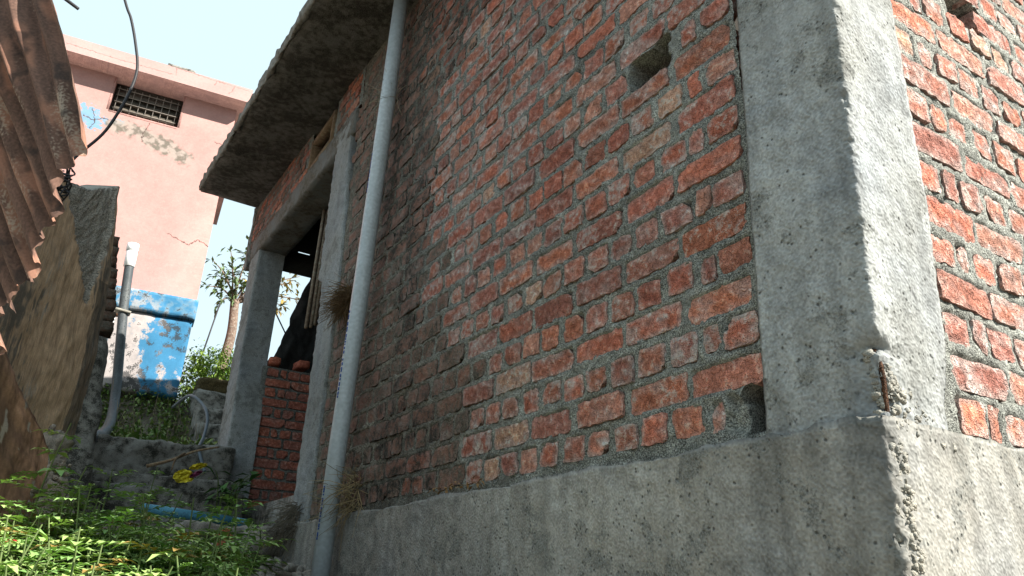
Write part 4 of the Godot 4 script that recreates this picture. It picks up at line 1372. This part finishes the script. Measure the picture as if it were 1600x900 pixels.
# ------------------------------------------------------------------ plants
func weed_into(stems: SurfaceTool, leaves: SurfaceTool, at: Vector3, h: float, n_leaves: int, lean: Vector3) -> void:
	var top := at + Vector3(lean.x, h, lean.z)
	var bow := at.lerp(top, 0.5) + rv(0.02)
	var path := smooth_path([at, bow, top], 4)
	tube_into(stems, path, 0.005, 0.002, 5, false)
	for k in n_leaves:
		var t := 0.15 + 0.85 * float(k) / n_leaves
		var p := path[int(t * (path.size() - 1))]
		var ang := k * 2.4 + rng.randf_range(-0.4, 0.4)
		var out := Vector3(cos(ang), rng.randf_range(0.15, 0.75), sin(ang)).normalized()
		var ll := lerpf(0.13, 0.07, t) * rng.randf_range(0.5, 1.45)
		var tip := p + out * ll - Vector3(0, ll * 0.25, 0)
		tube_into(stems, PackedVector3Array([p, tip]), 0.0016, 0.0008, 3, false)
		var g := rng.randf()
		var c := Color(0.19, 0.36, 0.11).lerp(Color(0.38, 0.50, 0.17), g)
		if rng.randf() < 0.04:
			c = Color(0.30, 0.20, 0.06)
		for m in 3:
			var q := p.lerp(tip, 0.3 + 0.26 * m)
			var sd := out.cross(Vector3.UP).normalized()
			for s in [-1.0, 1.0]:
				leaf_into(leaves, q, out * 0.75 + sd * s * 0.8 + rv(0.15), Vector3.UP, ll * (0.62 - 0.08 * m), ll * 0.22, c, 0.3)
		leaf_into(leaves, tip, out - Vector3(0, 0.3, 0), Vector3.UP, ll * 0.6, ll * 0.25, c, 0.3)


func build_weeds() -> void:
	# the plants that stand clear of the rest
	var spots := [
		[Vector3(-1.36, 1.5, -2.3), 0.52, 13, "tall green weed before the pale plaster heap", Vector3(0.05, 0, 0)],
		[Vector3(-1.14, 1.55, -2.6), 0.36, 12, "leafy weed in front of the lower bend of the grey conduit", Vector3(0.02, 0, 0)],
		[Vector3(-0.86, 1.62, -3.4), 0.42, 10, "slender weed standing before the middle of the dark steps", Vector3(0.0, 0, 0)],
		[Vector3(-0.52, 1.62, -3.2), 0.30, 12, "upright yellowish weed in front of the blue pipe", Vector3(0.03, 0, 0)],
		[Vector3(-0.36, 1.58, -3.2), 0.22, 9, "short weed in front of the orange brick piece", Vector3(0.0, 0, 0)],
		[Vector3(-1.46, 1.45, -2.0), 0.34, 12, "bushy weed at the foot of the reddish plaster block", Vector3(-0.02, 0, 0)]]
	for s in spots:
		var stems := new_st()
		var leaves := new_st()
		weed_into(stems, leaves, Vector3.ZERO, s[1], s[2] + 6, s[4])
		if s[1] > 0.3:
			weed_into(stems, leaves, Vector3(0.03, 0, 0.02), s[1] * 0.7, s[2], Vector3(0.1, 0, 0.05))
		var o := thing("weed", s[3], "plant", s[0])
		piece("stem", done(stems), M.stem, o)
		leaves.generate_normals()
		piece("foliage", leaves.commit(), M.leaf, o)
	var stems2 := new_st()
	var leaves2 := new_st()
	for k in 380:
		var z := rng.randf_range(-3.7, -0.9)
		var x := rng.randf_range(-1.52, -1.37 + 0.235 * (0.81 - z))
		var h := rng.randf_range(0.13, 0.36) * (1.0 if z > -2.2 else lerpf(1.0, 0.28, clampf((-2.2 - z) / 0.9, 0, 1)))
		weed_into(stems2, leaves2, Vector3(x, ground_height(x, z) - 0.01, z), h, rng.randi_range(8, 13), rv(0.06))
	for k in 900:
		var z := rng.randf_range(-3.7, -0.9)
		var x := rng.randf_range(-1.52, -1.37 + 0.25 * (0.81 - z))
		var p := Vector3(x, ground_height(x, z) - 0.01, z)
		var l := rng.randf_range(0.08, 0.24) * (1.0 if z > -2.2 else 0.5)
		var dry := rng.randf() < 0.2
		leaf_into(leaves2, p, Vector3(rng.randf_range(-0.5, 0.5), 1.0, rng.randf_range(-0.5, 0.5)), Vector3.BACK, l, 0.006, Color(0.36, 0.29, 0.16) if dry else Color(0.20, 0.30, 0.09), 0.3)
	var patch := thing("weed_patch", "dense low green weeds filling the lane floor", "weeds")
	patch.set_meta("kind", "stuff")
	piece("stems", done(stems2), M.stem, patch)
	leaves2.generate_normals()
	piece("foliage", leaves2.commit(), M.leaf, patch)
	# broad leaved plant by the door column
	var b := thing("broadleaf_plant", "dark broad leaved plant growing against the far door column", "plant", Vector3(-0.12, 1.95, -5.35))
	var bs := new_st()
	var bl := new_st()
	for k in 9:
		var tip := Vector3(rng.randf_range(-0.2, 0.28), rng.randf_range(0.12, 0.42), rng.randf_range(-0.1, 0.15))
		tube_into(bs, smooth_path([Vector3(tip.x * 0.3, 0, 0), tip * 0.6 + Vector3(0, 0.05, 0), tip], 3), 0.006, 0.003, 5, false)
		for m in 4:
			leaf_into(bl, tip * (0.55 + 0.15 * m), Vector3(rng.randf_range(-1, 1), rng.randf_range(-0.2, 0.5), rng.randf_range(-0.6, 0.8)), Vector3.UP, rng.randf_range(0.1, 0.2), rng.randf_range(0.05, 0.085), Color(0.05, 0.12, 0.035) * rng.randf_range(0.7, 1.4), 0.3)
	piece("stem", done(bs), M.stem, b)
	bl.generate_normals()
	piece("foliage", bl.commit(), M.leaf, b)


func tuft(called_label: String, at: Vector3, n: int, r: float, col: Color, down: float, out := Vector3(-1, 0, 0)) -> void:
	var st := new_st()
	for k in n:
		var p := Vector3(rng.randf_range(-0.01, 0.01), rng.randf_range(-r, r) * 0.5, rng.randf_range(-r, r) * 0.5)
		var d := (out * rng.randf_range(0.2, 1.0) + rv(0.9) + Vector3(0, -down, 0)).normalized()
		var l := r * rng.randf_range(0.5, 1.3)
		var q := p + d * l * 0.6
		var e := q + (d + Vector3(0, -0.5 * down - 0.2, 0) + rv(0.5)).normalized() * l * 0.5
		var s := rng.randf_range(0.6, 1.3)
		st.set_color(col * s)
		tube_into(st, PackedVector3Array([p, q, e]), 0.0022, 0.0008, 3, false)
	var o := thing("dry_grass_tuft", called_label, "grass tuft", at)
	piece("blades", done(st), M.straw, o)


func build_greenery() -> void:
	tuft("dry grass tuft behind the drain pipe at the plinth top", Vector3(-0.03, 1.93, -2.8), 110, 0.18, Color(0.26, 0.20, 0.11), 0.2)
	tuft("matted brown grass clinging beside the door column", Vector3(-0.02, 3.13, -3.3), 420, 0.14, Color(0.15, 0.095, 0.05), 0.5)
	tuft("sparse dry grass sticking out across the upper drain pipe", Vector3(-0.05, 4.34, -2.82), 45, 0.17, Color(0.24, 0.21, 0.15), 0.1)
	tuft("dead roots spreading at the foot of the near door column", Vector3(-0.02, 1.86, -3.75), 240, 0.2, Color(0.15, 0.13, 0.10), 0.6)
	# dry leaves on the plinth ledge
	var dl := new_st()
	for k in 46:
		leaf_into(dl, Vector3(rng.randf_range(-0.03, -0.008), 1.862 + rng.randf_range(0, 0.022), rng.randf_range(-1.95, -1.55)), rv(1) * Vector3(0.4, 0.4, 1), Vector3.UP, rng.randf_range(0.02, 0.045), 0.012, Color(0.30, 0.18, 0.08) * rng.randf_range(0.6, 1.4), 0.2)
	dl.generate_normals()
	var lo := piece("leaf_litter", dl.commit(), M.straw)
	tag(lo, "small brown dry leaves lying on the plinth ledge", "leaves", "", "stuff")
	# growth on the bank below the pink house
	var bank := new_st()
	for k in 6000:
		var x := rng.randf_range(-1.5, 0.25)
		var z := rng.randf_range(-8.95, -7.0)
		var y := ground_height(x, z) + rng.randf_range(0.0, 0.22)
		if n_big.get_noise_2d(x * 7, z * 5) < -0.18:
			continue
		leaf_into(bank, Vector3(x, y, z), rv(1) + Vector3(0, 0.3, 0.6), Vector3.UP, rng.randf_range(0.04, 0.1), rng.randf_range(0.02, 0.045), Color(0.09, 0.16, 0.05).lerp(Color(0.20, 0.25, 0.08), rng.randf()), 0.3)
	for k in 60:
		var x := rng.randf_range(-1.1, 0.1)
		var z := rng.randf_range(-8.6, -7.2)
		var y := ground_height(x, z)
		bank.set_color(Color(0.24, 0.2, 0.13) * rng.randf_range(0.5, 1.1))
		tube_into(bank, PackedVector3Array([Vector3(x, y, z), Vector3(x, y, z) + Vector3(rng.randf_range(-0.12, 0.12), rng.randf_range(0.2, 0.5), rng.randf_range(-0.1, 0.2))]), 0.004, 0.002, 3, false)
	bank.generate_normals()
	var bo := piece("bank_undergrowth", bank.commit(), M.leaf)
	tag(bo, "shaded undergrowth covering the bank below the pink house", "undergrowth", "", "stuff")
	# bush on the skyline
	var bush := thing("bush", "sunlit green bush on the skyline between pink house and column", "bush", Vector3(0.35, 3.6, -9.7))
	var cl := new_st()
	for k in 5200:
		var d := rv(1).normalized() * pow(rng.randf(), 0.4)
		var c := Vector3(d.x * 0.5, 0.45 + d.y * 0.48, d.z * 0.4)
		c *= 1.0 + n_big.get_noise_3d(d.x * 20, d.y * 20, d.z * 20) * 0.3
		leaf_into(cl, c, rv(1) + Vector3(0, 0.3, 0), Vector3.UP, rng.randf_range(0.035, 0.075), rng.randf_range(0.02, 0.035), Color(0.07, 0.15, 0.03).lerp(Color(0.20, 0.28, 0.06), rng.randf()), 0.3)
	cl.generate_normals()
	piece("foliage", cl.commit(), M.leaf, bush)
	var bst := new_st()
	for k in 7:
		tube_into(bst, PackedVector3Array([Vector3(0, -0.1, 0), Vector3(rng.randf_range(-0.35, 0.35), 0.5, rng.randf_range(-0.2, 0.2))]), 0.012, 0.005, 5, false)
	piece("stem", done(bst), M.bark, bush)
	# pollarded tree behind the column
	var tree := thing("pollarded_tree", "lopped tree with sprays of small leaves behind the door column", "tree", Vector3(0.56, 3.6, -10.5))
	var tr := new_st()
	tube_into(tr, smooth_path([Vector3(-0.06, -0.2, 0), Vector3(-0.02, 0.5, 0), Vector3(0.03, 1.0, 0.0), Vector3(0.06, 1.45, 0.0), Vector3(0.02, 1.95, 0.0)], 5), 0.085, 0.065, 12)
	piece("trunk", done(tr), M.bark, tree)
	var tw := new_st()
	var cr := new_st()
	var tips := [Vector3(-0.42, 2.05, 0.1), Vector3(-0.3, 2.3, 0), Vector3(-0.1, 2.35, 0.1), Vector3(-0.45, 2.5, 0.1), Vector3(-0.18, 2.75, 0.0), Vector3(0.1, 2.9, 0.1), Vector3(0.2, 2.3, 0.1), Vector3(0.55, 2.5, 0), Vector3(0.8, 2.4, 0.1), Vector3(1.05, 2.2, 0.0), Vector3(0.75, 1.95, 0.0), Vector3(0.95, 2.6, 0.0), Vector3(-0.25, 1.8, 0.1), Vector3(0.6, 2.15, 0.2), Vector3(0.85, 2.1, -0.2), Vector3(0.4, 2.7, -0.1), Vector3(0.0, 2.1, 0.2)]
	for t: Vector3 in tips:
		var root := Vector3(0.02 + rng.randf_range(-0.05, 0.05), 1.9, 0)
		var path := smooth_path([root, root.lerp(t, 0.5) + Vector3(0, 0.1, 0), t], 5)
		tube_into(tw, path, 0.018, 0.005, 5, false)
		var warm: bool = t.x > 0.3
		for k in 15:
			var f := rng.randf_range(0.4, 1.0)
			var q := path[int(f * (path.size() - 1))]
			var d := (rv(1) + (t - root) * 0.5).normalized()
			var e := q + d * rng.randf_range(0.04, 0.17)
			for m in 3:
				leaf_into(cr, q.lerp(e, 0.4 + 0.3 * m), d + rv(0.7), Vector3.UP, rng.randf_range(0.08, 0.13), rng.randf_range(0.035, 0.055), (Color(0.34, 0.24, 0.07) if warm and rng.randf() < 0.7 else Color(0.09, 0.14, 0.06)) * rng.randf_range(0.7, 1.3), 0.3)
	piece("branch", done(tw), M.bark, tree)
	cr.generate_normals()
	piece("crown", cr.commit(), M.leaf, tree)
	var stay := thing("stay_wire", "thin slanting wire left of the lopped tree trunk", "wire")
	piece("wire", tube(PackedVector3Array([Vector3(0.33, 5.35, -10.2), Vector3(0.2, 4.3, -10.2)]), 0.012, 0.012, 6), M.wire, stay)
	var stay2 := thing("slack_wire", "thin wire crossing the porch opening before the yellowish leaves", "wire")
	piece("wire", tube(PackedVector3Array([Vector3(0.45, 4.35, -7.2), Vector3(0.72, 3.95, -7.2)]), 0.008, 0.008, 6), M.wire, stay2)


func _ready() -> void:
	# --- camera
	var cam := Camera3D.new()
	cam.name = "camera"
	cam.transform = Transform3D(Basis(Vector3(0.84327, 0.03313, 0.53646), Vector3(-0.23194, 0.92281, 0.30760), Vector3(-0.48487, -0.38382, 0.78587)).orthonormalized(), Vector3(-1.37, 1.5, 0.81))
	cam.fov = 42.74
	cam.near = 0.05
	cam.far = 900.0
	add_child(cam)
	# --- sky
	var we := WorldEnvironment.new()
	we.name = "environment"
	var env := Environment.new()
	env.background_mode = Environment.BG_SKY
	var sky := Sky.new()
	var sm := ProceduralSkyMaterial.new()
	sm.sky_top_color = lin(0.28, 0.355, 0.39)
	sm.sky_horizon_color = lin(0.33, 0.405, 0.425)
	sm.sky_curve = 0.15
	sm.ground_bottom_color = lin(0.12, 0.115, 0.105)
	sm.ground_horizon_color = lin(0.3, 0.3, 0.29)
	sm.sun_angle_max = 20.0
	sky.sky_material = sm
	env.sky = sky
	env.background_energy_multiplier = 1.0
	env.tonemap_mode = Environment.TONE_MAPPER_LINEAR
	env.tonemap_exposure = 2.85
	env.sdfgi_enabled = true
	env.ssao_enabled = true
	env.ssil_enabled = true
	we.environment = env
	add_child(we)
	# --- sun: behind the camera and to the right
	var sun := DirectionalLight3D.new()
	sun.name = "sun"
	sun.light_energy = 1.55
	sun.light_color = Color(1.0, 0.97, 0.92)
	sun.light_angular_distance = 0.53
	sun.shadow_enabled = true
	var az := deg_to_rad(34.0)
	var el := deg_to_rad(37.0)
	var to_sun := Vector3(sin(az) * cos(el), sin(el), cos(az) * cos(el))
	sun.look_at_from_position(to_sun * 10.0, Vector3.ZERO)
	add_child(sun)

	rng.seed = 7
	for n in [[n_fine, 1], [n_mid, 2], [n_big, 3]]:
		n[0].seed = n[1]
		n[0].noise_type = FastNoiseLite.TYPE_SIMPLEX_SMOOTH
		n[0].frequency = 1.0
		n[0].fractal_octaves = [2, 3, 4][n[1] - 1]
	n_mid.frequency = 0.5
	n_big.frequency = 0.25
	make_textures()
	make_materials()
	build_ground()
	build_house()
	build_pink_house()
	build_left()
	build_pipes()
	build_steps()
	build_weeds()
	build_greenery()
